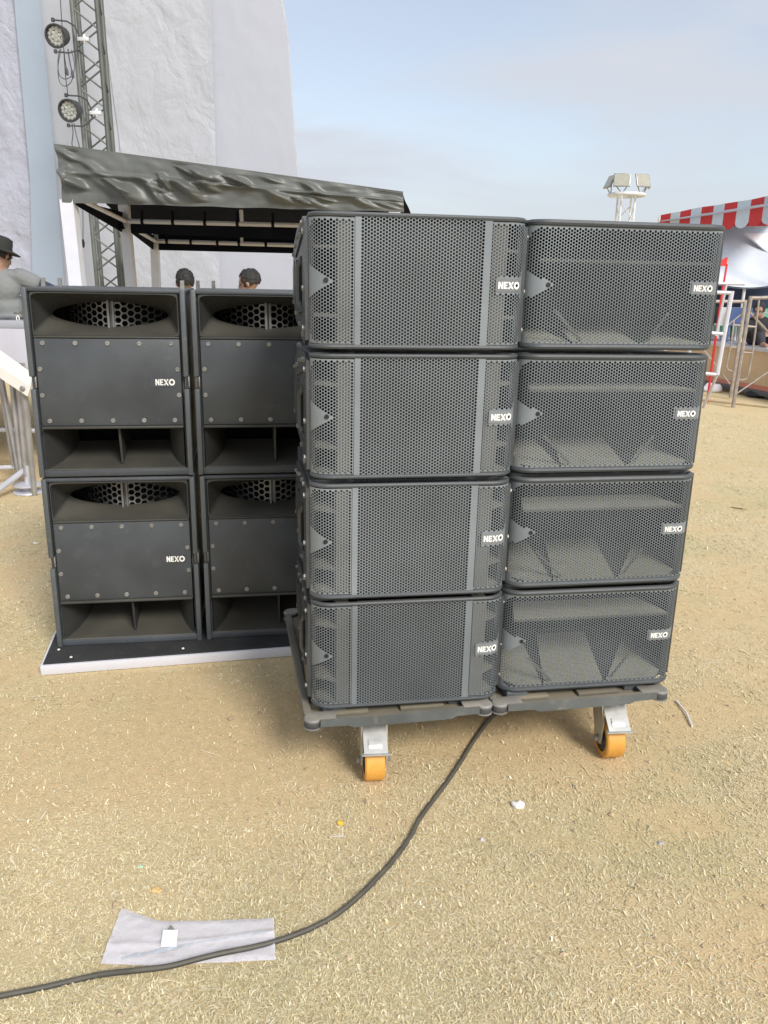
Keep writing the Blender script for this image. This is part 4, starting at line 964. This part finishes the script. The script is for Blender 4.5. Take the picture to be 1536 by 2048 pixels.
M_RED = mat('canvas_red', (.62, .035, .035), .7, var=.1); M_PALE = mat('canvas_pale', (.55, .61, .67), .7, var=.06)
M_TENT = cloth_mat('tent_white_canvas', (.66, .69, .74), .6, .8, .25)
M_TENTB = mat('tent_sunlit_paint', (.86, .86, .86), .6, var=.03)  # tent canvas painted lighter for the roof plane facing the sun
stp = thing('striped_tent', 'tent roof edge with red and pale scalloped stripes beyond the right stack', 'tent'); 
edge_px = [(1322, 430), (1342, 426), (1361, 423), (1383, 418), (1404, 414), (1428, 411), (1450, 407), (1476, 403), (1503, 399), (1530, 393), (1560, 388), (1592, 383), (1625, 378)]
sto = at(1450, 560, 14.5); sto.z = 0; stp.location = sto
def eY(x): return 16.5-(x-1280)/345*4.0
for k in range(len(edge_px)-1):
    (xa, ya), (xb, yb) = edge_px[k], edge_px[k+1]; a, b_ = at(xa, ya, eY(xa)), at(xb, yb, eY(xb)); hh = .43
    m = MB(); n_ = 10; poly = []
    for q_ in range(n_+1):
        u = q_/n_; sc_ = hh*(.80+.20*math.sin(math.pi*u)**.6)
        p = a.lerp(b_, u); poly.append((p, p-Vector((0, 0, sc_))))
    v_ = [p-sto for t_ in poly for p in t_]; v2 = [p+Vector((0, .012, 0)) for p in v_]; n2 = len(v_)
    fs = [(2*i, 2*i+2, 2*i+3, 2*i+1) for i in range(n_)]
    m.add(v_+v2, fs+[tuple(n2+i for i in f[::-1]) for f in fs]+[(1+2*i, 3+2*i, n2+3+2*i, n2+1+2*i) for i in range(n_)]); m.build('scallop', M_RED if k % 2 == 0 else M_PALE, stp, ang=0)
a, b_ = at(1322, 430, eY(1322)), at(1625, 378, eY(1625))
m = MB(); m.add([p-sto for p in (a+Vector((0, .013, -.10)), b_+Vector((0, .013, -.10)), b_+Vector((1.2, 4, -.22)), a+Vector((1.2, 4, -.22)))]+[p-sto for p in (a+Vector((0, .013, -.12)), b_+Vector((0, .013, -.12)), b_+Vector((1.2, 4, -.24)), a+Vector((1.2, 4, -.24)))], [(0, 1, 2, 3), (7, 6, 5, 4), (0, 4, 5, 1), (1, 5, 6, 2), (2, 6, 7, 3), (3, 7, 4, 0)]); m.build('roof_sheet', M_PALE, stp, ang=0)
for p in (a, b_, a+Vector((1.2, 4, -.2)), b_+Vector((1.2, 4, -.2))):
    m = MB(); m.tube(Vector((p.x, p.y+.06, 0))-sto, p+Vector((0, .06, -.03))-sto, .03, 8); m.build('pole', M_MAST, stp)

wt_ = thing('white_tent', 'low white canvas tent with a bright roof triangle behind the scaffold', 'tent'); wo = at(1500, 575, 13.6); wo.z = 0; wt_.location = wo
def wroof(u, v):
    xa, ya = 1330+320*u, 566-6*math.sin(u*9)+3; xb, yb = 1330+320*u, 450+2*u
    Yv = 12.9+2.6*v; p = at(xa, ya+(yb-ya)*v, Yv); p.z -= .035*math.sin(math.pi*v)*(1+.4*math.sin(u*22+v*3)); return p-wo
m = MB(); m.grid(wroof, 60, 24); m.grid(lambda u, v: Vector(wroof(u, v))+Vector((0, .02, -.02)), 60, 24); m.build('roof_canvas', M_TENT, wt_, ang=60)
t1, t2, t3 = at(1490, 466, 14.9), at(1640, 470, 14.7), at(1640, 590, 13.4)
m = MB(); v_ = [p-wo for p in (t1, t2, t3)]; m.add(v_+[p+Vector((0, .02, -.02)) for p in v_], [(0, 1, 2), (5, 4, 3), (0, 3, 4, 1), (1, 4, 5, 2), (2, 5, 3, 0)]); m.build('sunlit_roof_plane', M_TENTB, wt_, ang=0)
for k, (xa, xb, xc) in enumerate(((1464, 1441, 1478), (1512, 1488, 1536))):
    p1, p2, p3, p4 = at(xa-8, 437, 14.85), at(xa+10, 437, 14.85), at(xc, 452, 14.7), at(xb, 452, 14.7)
    m = MB(); v_ = [p-wo for p in (p1, p2, p3, p4)]; m.add(v_+[p+Vector((0, .02, 0)) for p in v_], [(0, 1, 2, 3), (7, 6, 5, 4), (0, 4, 5, 1), (1, 5, 6, 2), (2, 6, 7, 3), (3, 7, 4, 0)]); m.build('red_corner', M_RED, wt_, ang=0)
for px in (1345, 1490, 1640):
    p = at(px, 570, 13.0); q = at(px, 570, 15.4)
    for w_, zz in ((p, p.z), (q, at(px, 455, 15.45).z)):
        m = MB(); m.tube(Vector((w_.x, w_.y, 0))-wo, Vector((w_.x, w_.y, zz))-wo, .025, 8); m.build('pole', M_MAST, wt_)

# plywood stage with its front, back wall and people's furniture
dl, dr = gnd(1412, 776), gnd(1536, 801); dd = (dr-dl).normalized(); dnrm = Vector((-dd.y, dd.x, 0)); 
pl = dl-dd*2.2; ztop = .66
M_PLY = mat('plywood_front', (.60, .44, .28), .7, var=.14, scale=3); M_PLYRED = mat('plywood_red_stain', (.52, .20, .14), .7, var=.15, scale=3); M_DKSTEEL = mat('dark_steel_sill', (.10, .10, .11), .6)
ps = thing('plywood_stage', 'low plywood-fronted stage with white edge behind the scaffold', 'stage', pl, math.atan2(dd.y, dd.x))
Ls = 5.2
for k in range(3):
    m = MB(); m.box((k*Ls/3+.002, 0, .185), ((k+1)*Ls/3-.002, .018, ztop-.001)); m.build('front_panel', M_PLY, ps, ang=0)
m = MB(); m.box((0, -.004, .12), (Ls, .018, .183)); m.build('red_skirting', M_PLYRED, ps, ang=0)
m = MB(); m.box((0, -.02, .045), (Ls, .03, .118), .004); m.build('sill', M_DKSTEEL, ps)
m = MB(); m.box((-.02, -.04, ztop), (Ls+.02, 3.0, ztop+.055), .004); m.build('deck_top', M_GALVW, ps)
m = MB(); m.box((0, -.03, ztop+.056), (.03, 2.95, ztop+.50)); m.build('green_back_wall', mat('green_cloth', (.10, .34, .19), .7, var=.12, scale=3), ps, ang=0)
m = MB(); m.box((0, -.03, ztop+.501), (.03, 2.95, ztop+1.25)); m.build('dark_back_wall', mat('navy_cloth', (.012, .022, .055), .8, var=.2), ps, ang=0)
for x in (.1, 1.7, 3.4, 5.1):
    for y in (.1, 2.8):
        m = MB(); m.box((x-.03, y-.03, 0), (x+.03, y+.03, ztop)); m.build('leg', M_DKSTEEL, ps, ang=0)

M_SCAF = mat('scaffold_rusty', (.36, .31, .27), .6, metal=.3, var=.35, scale=14, wear=.6, wcol=(.55, .50, .42))
def scaffold(label, tubes, foot, Y):
    o_ = gnd(*foot); t = thing('scaffold_frame', label, 'scaffold', o_, 0, 'scaffold frames in front of the plywood stage')
    for nm, pts_, r in tubes:
        P_ = [at(*p[:2], p[2] if len(p) > 2 else Y)-o_ for p in pts_]
        m = MB(); m.path(P_, r, 8); m.build(nm, M_SCAF, t)
Ya = gnd(1466, 815).y; Yb = gnd(1462, 798).y
scaffold('nearer scaffold frame with flaking paint, its foot on the pale grass', [('standard', [(1466, 815), (1502, 592)], .026), ('top_tube', [(1500, 596), (1518, 596), (1560, 594)], .024),
    ('inner_loop', [(1518, 600), (1511, 660), (1505, 705), (1497, 748), (1492, 758), (1483, 760), (1474, 759)], .013), ('rung', [(1489, 652), (1512, 654)], .014), ('rung', [(1482, 704), (1504, 706)], .011), ('brace', [(1500, 625), (1560, 690, Ya+.4)], .016), ('brace', [(1472, 788), (1545, 738, Ya+.5)], .010)], (1466, 815), Ya)
scaffold('farther scaffold frame just left of the flaking one, with a looped inner tube', [('standard', [(1461, 795), (1491, 600)], .026), ('top_tube', [(1408, 602), (1440, 603), (1491, 603)], .022),
    ('inner_loop', [(1468, 640), (1462, 690), (1453, 732), (1456, 740), (1465, 743), (1470, 743)], .012), ('rung', [(1466, 650), (1484, 651)], .012), ('rung', [(1461, 694), (1475, 695)], .009), ('brace', [(1400, 690, Yb+.3), (1460, 768)], .010), ('brace', [(1456, 650), (1482, 629)], .010)], (1462, 798), Yb)
wf = thing('framework', 'white rectangular metal barricade leaning right of the bass speakers', 'framework', gnd(1425, 790)); wfo = Vector(wf.location)  # plain ladder-like frame of white tubes
for nm, a_, b2_, r in (('side_bar', (1464, 582), (1434, 750), .030), ('side_bar', (1400, 575), (1372, 742), .026), ('cross_bar', (1396, 583), (1462, 586), .024), ('cross_bar', (1380, 662), (1447, 668), .022), ('cross_bar', (1372, 744), (1434, 749), .022), ('inner_bar', (1453, 568), (1432, 672), .016), ('cross_bar', (1404, 566), (1489, 568), .018)):
    m = MB(); m.tube(at(*a_, 10.2)-wfo, at(*b2_, 10.2)-wfo, r, 8); m.build(nm, M_GALVW, wf)
for a_ in ((1434, 750), (1372, 742)):
    p = at(*a_, 10.2); m = MB(); m.tube(p-wfo, Vector((p.x+.02, p.y+.35, 0))-wfo, .018, 8); m.build('prop', M_GALVW, wf)
rp_ = thing('red_pole', 'bright red leaning pole with a wider head beside the white barricade', 'pole', gnd(1424, 760)); rpo = Vector(rp_.location)
Yr = 11.0
m = MB(); m.tube(at(1428, 700, Yr)-rpo, at(1446, 575, Yr)-rpo, .018, 8); m.tube(at(1446, 575, Yr)-rpo, at(1454, 528, Yr)-rpo, .014, 8)
p = at(1424, 730, Yr); m.tube(at(1428, 700, Yr)-rpo, Vector((p.x, p.y, 0))-rpo, .018, 8); m.build('shaft', M_RED, rp_)
m = MB(); v_ = [at(x, y, Yr)-rpo for x, y in ((1438, 524), (1456, 514), (1453, 532), (1436, 532))]; m.add(v_+[p_+Vector((0, .05, 0)) for p_ in v_], [(0, 1, 2, 3), (7, 6, 5, 4), (0, 4, 5, 1), (1, 5, 6, 2), (2, 6, 7, 3), (3, 7, 4, 0)]); m.build('head', M_RED, rp_, ang=0)

def chair(px, py, Y, m_, label, sc_=1., yaw=0):
    o_ = at(px, py, Y); o_.z = ztop+.0555
    t = thing('plastic_chair', label, 'chair', o_, yaw); s_ = sc_
    m = MB(); m.box((-.2*s_, -.2*s_, .24*s_), (.2*s_, .2*s_, .27*s_), .01); m.build('seat', m_, t)
    m = MB(); m.prism([(.17*s_, .27*s_), (.20*s_, .27*s_), (.27*s_, .52*s_), (.24*s_, .52*s_)], -.19*s_, .19*s_, 'x'); m.build('backrest', m_, t)
    for sx in (-1, 1):
        for sy in (-1, 1): m = MB(); m.tube((sx*.19*s_, sy*.19*s_, 0), (sx*.17*s_, sy*.17*s_, .24*s_), .016, 6); m.build('leg', m_, t)
M_CHW = mat('chair_white', (.75, .76, .78), .45); M_CHB = mat('chair_blue', (.10, .16, .34), .5); M_CHD = mat('chair_black', (.03, .03, .035), .5)
for px, Y, mm_, lb in ((1450, 13.0, M_CHW, 'white plastic chair on the plywood stage behind the white barricade'), (1473, 12.9, M_CHB, 'blue plastic chair on the plywood stage left of the seated person'), (1432, 13.2, M_CHD, 'black plastic chair on the plywood stage behind the red pole')):
    chair(px, 680, Y, mm_, lb, 1.0, R(170))
tbl = thing('side_table', 'white table on the plywood stage behind the scaffold frames', 'table', Vector((at(1470, 660, 13.9).x, 13.9, ztop+.0555)))
m = MB(); m.box((-.4, -.25, .42), (.4, .25, .45), .006); m.build('table_top', M_CHW, tbl)
for sx in (-1, 1):
    for sy in (-1, 1): m = MB(); m.tube((sx*.36, sy*.2, 0), (sx*.36, sy*.2, .42), .015, 6); m.build('leg', M_CHW, tbl)

crumple('cloth_rag', 1424, 784, .17, .10, .07, mat('rag_white', (.74, .73, .80), .8), 'white crumpled rag on the ground in front of the plywood stage', 'rag', 12)
crumple('rubbish_bag', 1516, 795, .19, .12, .06, mat('rubbish_black', (.012, .012, .014), .5), 'black rubbish bag lying under the plywood stage edge', 'bag', 15)
a, b_ = gnd(1405, 802), gnd(1600, 823)
m = MB(); m.path([Vector((a.x, a.y, .018)), Vector((b_.x, b_.y, .018))], .02, 6); tag(m.build('timber_batten', mat('timber_pale', (.58, .47, .30), .8)), 'pale timber batten lying on the ground before the scaffold', 'timber')

# ------------------------------------------------------------------ people
M_SKIN = mat('skin', (.30, .17, .115), .55, var=.12); M_SKIN2 = mat('skin_tan', (.38, .22, .15), .55, var=.1)
M_HAIR = mat('hair_dark', (.018, .016, .015), .7, var=.4, scale=60, bump=.4, bscale=120)
def fused(name, m, m_, parent, vox=.012, sm=3):
    o = m.build(name, m_, parent, ang=0)
    r_ = o.modifiers.new('remesh', 'REMESH'); r_.mode = 'VOXEL'; r_.voxel_size = vox; r_.use_smooth_shade = True
    s_ = o.modifiers.new('smooth', 'SMOOTH'); s_.iterations = sm; s_.factor = .5
    return o
def limb(m, pts_, rs, n=10):
    m.path(pts_, list(rs), n)
    for p, r in zip(pts_, rs): m.ell(p, (r, r, r), 10, 8)
def hand(m, w, d, up_, s=1.):
    # palm, four unequal bent fingers and a thumb from the side of the palm
    w = Vector(w); d = Vector(d).normalized(); up_ = Vector(up_).normalized(); sd_ = d.cross(up_).normalized(); up_ = sd_.cross(d)
    M_ = Matrix((sd_, d, up_)).transposed().to_4x4(); M_.translation = w
    m.ell((0, .045*s, 0), (.042*s, .052*s, .017*s), 12, 8, M_)
    for k, (x, l) in enumerate(((-.030, .062), (-.010, .074), (.010, .070), (.029, .055))):
        P_ = [M_ @ Vector((x*s, .075*s, 0)), M_ @ Vector((x*1.1*s, (.085+l*.45)*s, -.004*s)), M_ @ Vector((x*1.1*s, (.085+l*.8)*s, -.020*s)), M_ @ Vector((x*1.1*s, (.085+l*.95)*s, -.040*s))]
        m.path(P_, [.010*s, .0095*s, .009*s, .007*s], 8)
    P_ = [M_ @ Vector((-.035*s, .025*s, 0)), M_ @ Vector((-.062*s, .055*s, -.008*s)), M_ @ Vector((-.058*s, .088*s, -.018*s))]; m.path(P_, [.013*s, .011*s, .009*s], 8)
def head(m, c, face, r=1., yawtilt=0):
    # skull, jaw, nose, ears, lips and brow; face = direction looked at
    f = Vector(face).normalized(); z_ = (Vector((0, 0, 1))-f*f.z).normalized(); x_ = f.cross(z_)
    M_ = Matrix((x_, f, z_)).transposed().to_4x4(); M_.translation = Vector(c)
    m.ell((0, -.012*r, .028*r), (.074*r, .095*r, .092*r), 18, 12, M_); m.ell((0, .030*r, -.045*r), (.056*r, .060*r, .070*r), 16, 10, M_)
    m.ell((0, .062*r, -.092*r), (.028*r, .022*r, .020*r), 12, 8, M_)
    m.path([M_ @ Vector((0, .086*r, .028*r)), M_ @ Vector((0, .104*r, -.010*r)), M_ @ Vector((0, .110*r, -.026*r)), M_ @ Vector((0, .088*r, -.036*r))], [.009*r, .012*r, .016*r, .010*r], 8)
    m.ell((0, .086*r, -.062*r), (.024*r, .012*r, .010*r), 10, 6, M_)
    for s_ in (-1, 1):
        m.ell((s_*.078*r, -.010*r, -.008*r), (.012*r, .020*r, .032*r), 10, 8, M_); m.ell((s_*.030*r, .080*r, .034*r), (.024*r, .012*r, .009*r), 10, 6, M_)
    return M_
def eyes(t, M_, r=1.):
    for s_ in (-1, 1):
        m = MB(); m.ell((s_*.030*r, .078*r, .012*r), (.013*r, .010*r, .008*r), 10, 8, M_); m.build('eye', mat('eye', (.05, .04, .035), .3), t)
def hair_cap(m, M_, r=1., low=-.02):
    for k in range(420):
        a_ = random.uniform(0, 2*math.pi); zc = random.uniform(low, .122)
        sx = .076; sy = .092; s2 = math.sqrt(max(0, 1-((zc-.03)/.095)**2)); q_ = random.uniform(.93, 1.04)
        px_, py_ = sx*s2*math.cos(a_)*q_, -.020+sy*s2*math.sin(a_)*q_
        if py_ > .040 and zc < .078: continue
        m.ell((px_*r, py_*r, zc*q_*r), (.015*r, .015*r, .013*r), 6, 5, M_)
def standing(name_label, hc, face, shirt, trousers, hgroup=None, skin=None):
    base = Vector((hc.x, hc.y+.02, 0)); t = thing('person', name_label, 'person', base); c = hc-base; H_ = c.z; k = H_/1.56
    f = Vector((face[0], face[1], 0)).normalized(); x_ = Vector((-f.y, f.x, 0))*-1
    m = MB(); Mh = head(m, c, face, k)
    limb(m, [c+Vector((0, 0, -.05))*k, c+Vector((0, 0, -.17))*k-f*.01], (.052*k, .058*k))
    sh = c+Vector((0, 0, -.24))*k; hip = c+Vector((0, 0, -.70))*k
    m.ell(sh+Vector((0, 0, -.10)), (.165*k, .10*k, .17*k)); m.ell(hip+Vector((0, 0, .12)), (.14*k, .095*k, .20*k)); m.ell(hip, (.15*k, .105*k, .11*k))
    for s_ in (-1, 1):
        S_ = sh+x_*s_*.185*k; E_ = S_+Vector((0, 0, -.28))*k+x_*s_*.05; W_ = E_+Vector((0, 0, -.24))*k+f*.08
        limb(m, [S_, E_, W_], (.052*k, .041*k, .029*k)); hand(m, W_, (f*.25+Vector((0, 0, -1))), x_*s_, k)
        h_ = hip+x_*s_*.085*k; kn = Vector((h_.x, h_.y, .46*k))+f*.02; an = Vector((h_.x, h_.y, .08*k))
        limb(m, [h_, kn, an], (.082*k, .056*k, .040*k)); limb(m, [an+Vector((0, 0, -.03)), an+f*.16+Vector((0, 0, -.05*k))], (.040*k, .030*k))
    body = fused('body', m, skin or M_SKIN, t)
    m = MB(); m.ell(sh+Vector((0, 0, -.10)), (.178*k, .115*k, .18*k)); m.ell(hip+Vector((0, 0, .12)), (.155*k, .11*k, .21*k)); m.ell(hip+Vector((0, 0, .02)), (.16*k, .115*k, .07*k))
    for s_ in (-1, 1):
        S_ = sh+x_*s_*.185*k; E_ = S_+Vector((0, 0, -.22))*k+x_*s_*.04; limb(m, [S_, E_], (.064*k, .060*k))
    fused('shirt', m, shirt, t)
    m = MB(); m.ell(hip-Vector((0, 0, .02)), (.163*k, .118*k, .10*k))
    for s_ in (-1, 1):
        h_ = hip+x_*s_*.085*k; kn = Vector((h_.x, h_.y, .46*k))+f*.02; an = Vector((h_.x, h_.y, .09*k)); limb(m, [h_, kn, an], (.093*k, .068*k, .056*k))
    fused('trousers', m, trousers, t)
    m = MB(); hair_cap(m, Mh, k); fused('hair', m, M_HAIR, t, .006, 1); eyes(t, Mh, k)
    return t
M_SHIRTW = mat('shirt_white', (.60, .60, .60), .8); M_TROU = mat('trousers_dark', (.03, .03, .04), .8)
hc = at(369, 567, 7.4); standing('dark-haired person seen from behind, just above the gap between the two subwoofers', hc, (-.5, .85, -.1), M_SHIRTW, M_TROU)
hc = at(498, 567, 7.4); standing('dark-haired person turned left, head showing above the right subwoofer', hc, (-.9, .1, -.28), mat('shirt_grey', (.35, .35, .36), .8), M_TROU)

# seated man with hat, back to the camera
M_TEE = mat('tee_grey', (.20, .21, .21), .85, var=.1, bump=.3, bscale=18); M_SLEEVE = mat('sleeve_navy', (.03, .035, .06), .8); M_SEATP = mat('trousers_khaki', (.10, .09, .07), .85); M_HAT = mat('hat_felt', (.022, .023, .020), .85, var=.2)
hb = Vector((-2.915, 6.25, 1.172)); t = thing('person', 'man in a black brimmed hat and grey tee sitting on the stage deck, back turned', 'person', hb); t.scale = (.88, .88, .88)
m = MB(); hcn = Vector((.035, -.02, .555)); face = (.35, .9, -.42)
Mh = head(m, hcn, face, 1)
limb(m, [hcn+Vector((-.01, -.03, -.05)), Vector((0, -.05, .43))], (.055, .062))
m.ell((0, -.03, .30), (.165, .10, .16)); m.ell((0, .0, .14), (.145, .10, .17)); m.ell((0, .03, .085), (.165, .13, .085))
RS, RE, RW = Vector((.17, -.03, .385)), Vector((.30, .05, .325)), Vector((.405, .12, .275))
LS, LE, LW = Vector((-.17, -.03, .385)), Vector((-.26, .10, .20)), Vector((-.18, .32, .22))
limb(m, [RS, RE, RW], (.055, .045, .032)); hand(m, RW, (.9, .3, -.2), (0, 0, 1)); limb(m, [LS, LE, LW], (.055, .043, .031)); hand(m, LW, (.5, .8, -.1), (0, 0, 1))
for s_ in (-1, 1):
    limb(m, [(s_*.09, .06, .085), (s_*.15, .46, .26), (s_*.14, .52, .045)], (.085, .062, .045)); limb(m, [(s_*.14, .52, .045), (s_*.14, .68, .03)], (.042, .032))
fused('body', m, M_SKIN2, t)
m = MB(); m.ell((0, -.03, .30), (.180, .117, .155)); m.ell((0, .0, .14), (.165, .118, .15)); m.ell((0, .01, .06), (.168, .125, .055)); limb(m, [Vector((-.12, -.04, .39)), Vector((.12, -.04, .39))], (.06, .06))
limb(m, [RS, RS.lerp(RE, .75)], (.072, .066)); limb(m, [LS, LS.lerp(LE, .75)], (.072, .066))
sh_ = fused('shirt', m, M_TEE, t, .012, 2)
tx_ = bpy.data.textures.new('cloth_folds', 'CLOUDS'); tx_.noise_scale = .10
dm = sh_.modifiers.new('folds', 'DISPLACE'); dm.texture = tx_; dm.strength = .018; dm.mid_level = .5
m = MB(); limb(m, [RS.lerp(RE, .9), RE, RE.lerp(RW, .95)], (.052, .052, .040)); fused('arm_sleeve', m, M_SLEEVE, t)
m = MB(); m.ell((0, .03, .075), (.175, .14, .085))
for s_ in (-1, 1): limb(m, [(s_*.09, .06, .085), (s_*.15, .46, .26), (s_*.14, .52, .06)], (.095, .074, .060))
fused('trousers', m, M_SEATP, t)
m = MB(); hair_cap(m, Mh, 1, -.03); fused('hair', m, M_HAIR, t, .006, 1); eyes(t, Mh)
Mt = Matrix.Translation(Vector(hcn)+Vector((0, -.02, .045))) @ Matrix.Rotation(R(-10), 4, 'X') @ Matrix.Rotation(R(14), 4, 'Y')
m = MB(); m.lathe([(.165, -.012), (.168, -.006), (.120, .010), (.094, .016), (.092, .06), (.084, .098), (.05, .112), (.012, .110)], 28, Mt); m.lathe([(.165, -.012), (.120, .004), (.088, .008)], 28, Mt, cap=False); m.build('hat', M_HAT, t)
m = MB(); m.path([(.155+.012*math.cos(2*math.pi*k/14), -.10, .04+.022*math.sin(2*math.pi*k/14)) for k in range(14)], .0045, 6, closed=True); m.build('belt_clip', M_LETTER, t)
m = MB()
for x0_, z0_ in ((-.10, .36), (-.05, .365), (-.085, .335), (-.04, .33)): m.path([(x0_, -.152, z0_), (x0_+.02, -.153, z0_+.012), (x0_+.035, -.151, z0_-.004)], .0035, 5)
m.build('back_print', mat('print_lime', (.55, .62, .16), .7), t)

# seated person on the plywood stage
M_BLK = mat('clothes_black', (.018, .018, .022), .85)
p0_ = at(1515, 690, 12.2); hb = Vector((p0_.x, p0_.y, ztop+.0555)); t = thing('person', 'seated person in black clothes behind the nearer scaffold frame', 'person', hb)
m = MB(); Mh = head(m, (-.08, -.06, .50), (-.5, -.8, -.35), .95); limb(m, [(-.06, -.03, .44), (-.01, 0, .36)], (.05, .06)); m.ell((0, 0, .25), (.17, .11, .16)); m.ell((0, .03, .1), (.16, .13, .13))
for s_ in (-1, 1):
    limb(m, [(s_*.18, .0, .33), (s_*.20, -.12, .15), (s_*.06-.05, -.28, .20)], (.05, .042, .03)); hand(m, (s_*.06-.05, -.28, .20), (-s_*.5-.3, -.6, -.1), (0, 0, 1), .95)
    limb(m, [(s_*.09, 0, .09), (s_*.16, -.36, .26), (s_*.14, -.42, .05)], (.085, .06, .045)); limb(m, [(s_*.14, -.42, .045), (s_*.14, -.58, .03)], (.04, .03))
fused('body', m, M_SKIN, t)
m = MB(); m.ell((0, 0, .25), (.185, .125, .17)); m.ell((0, .03, .1), (.175, .145, .13)); limb(m, [(-.13, 0, .34), (.13, 0, .34)], (.06, .06))
for s_ in (-1, 1): limb(m, [(s_*.18, .0, .33), (s_*.20, -.12, .15), (s_*.1-.03, -.23, .19)], (.064, .056, .045))
fused('shirt', m, M_BLK, t)
m = MB(); m.ell((0, .02, .09), (.17, .14, .10))
for s_ in (-1, 1): limb(m, [(s_*.09, 0, .09), (s_*.16, -.36, .26), (s_*.14, -.42, .07)], (.098, .074, .06))
fused('trousers', m, M_TROU, t)
m = MB(); hair_cap(m, Mh, .95); fused('hair', m, M_HAIR, t, .006, 1); eyes(t, Mh, .95)
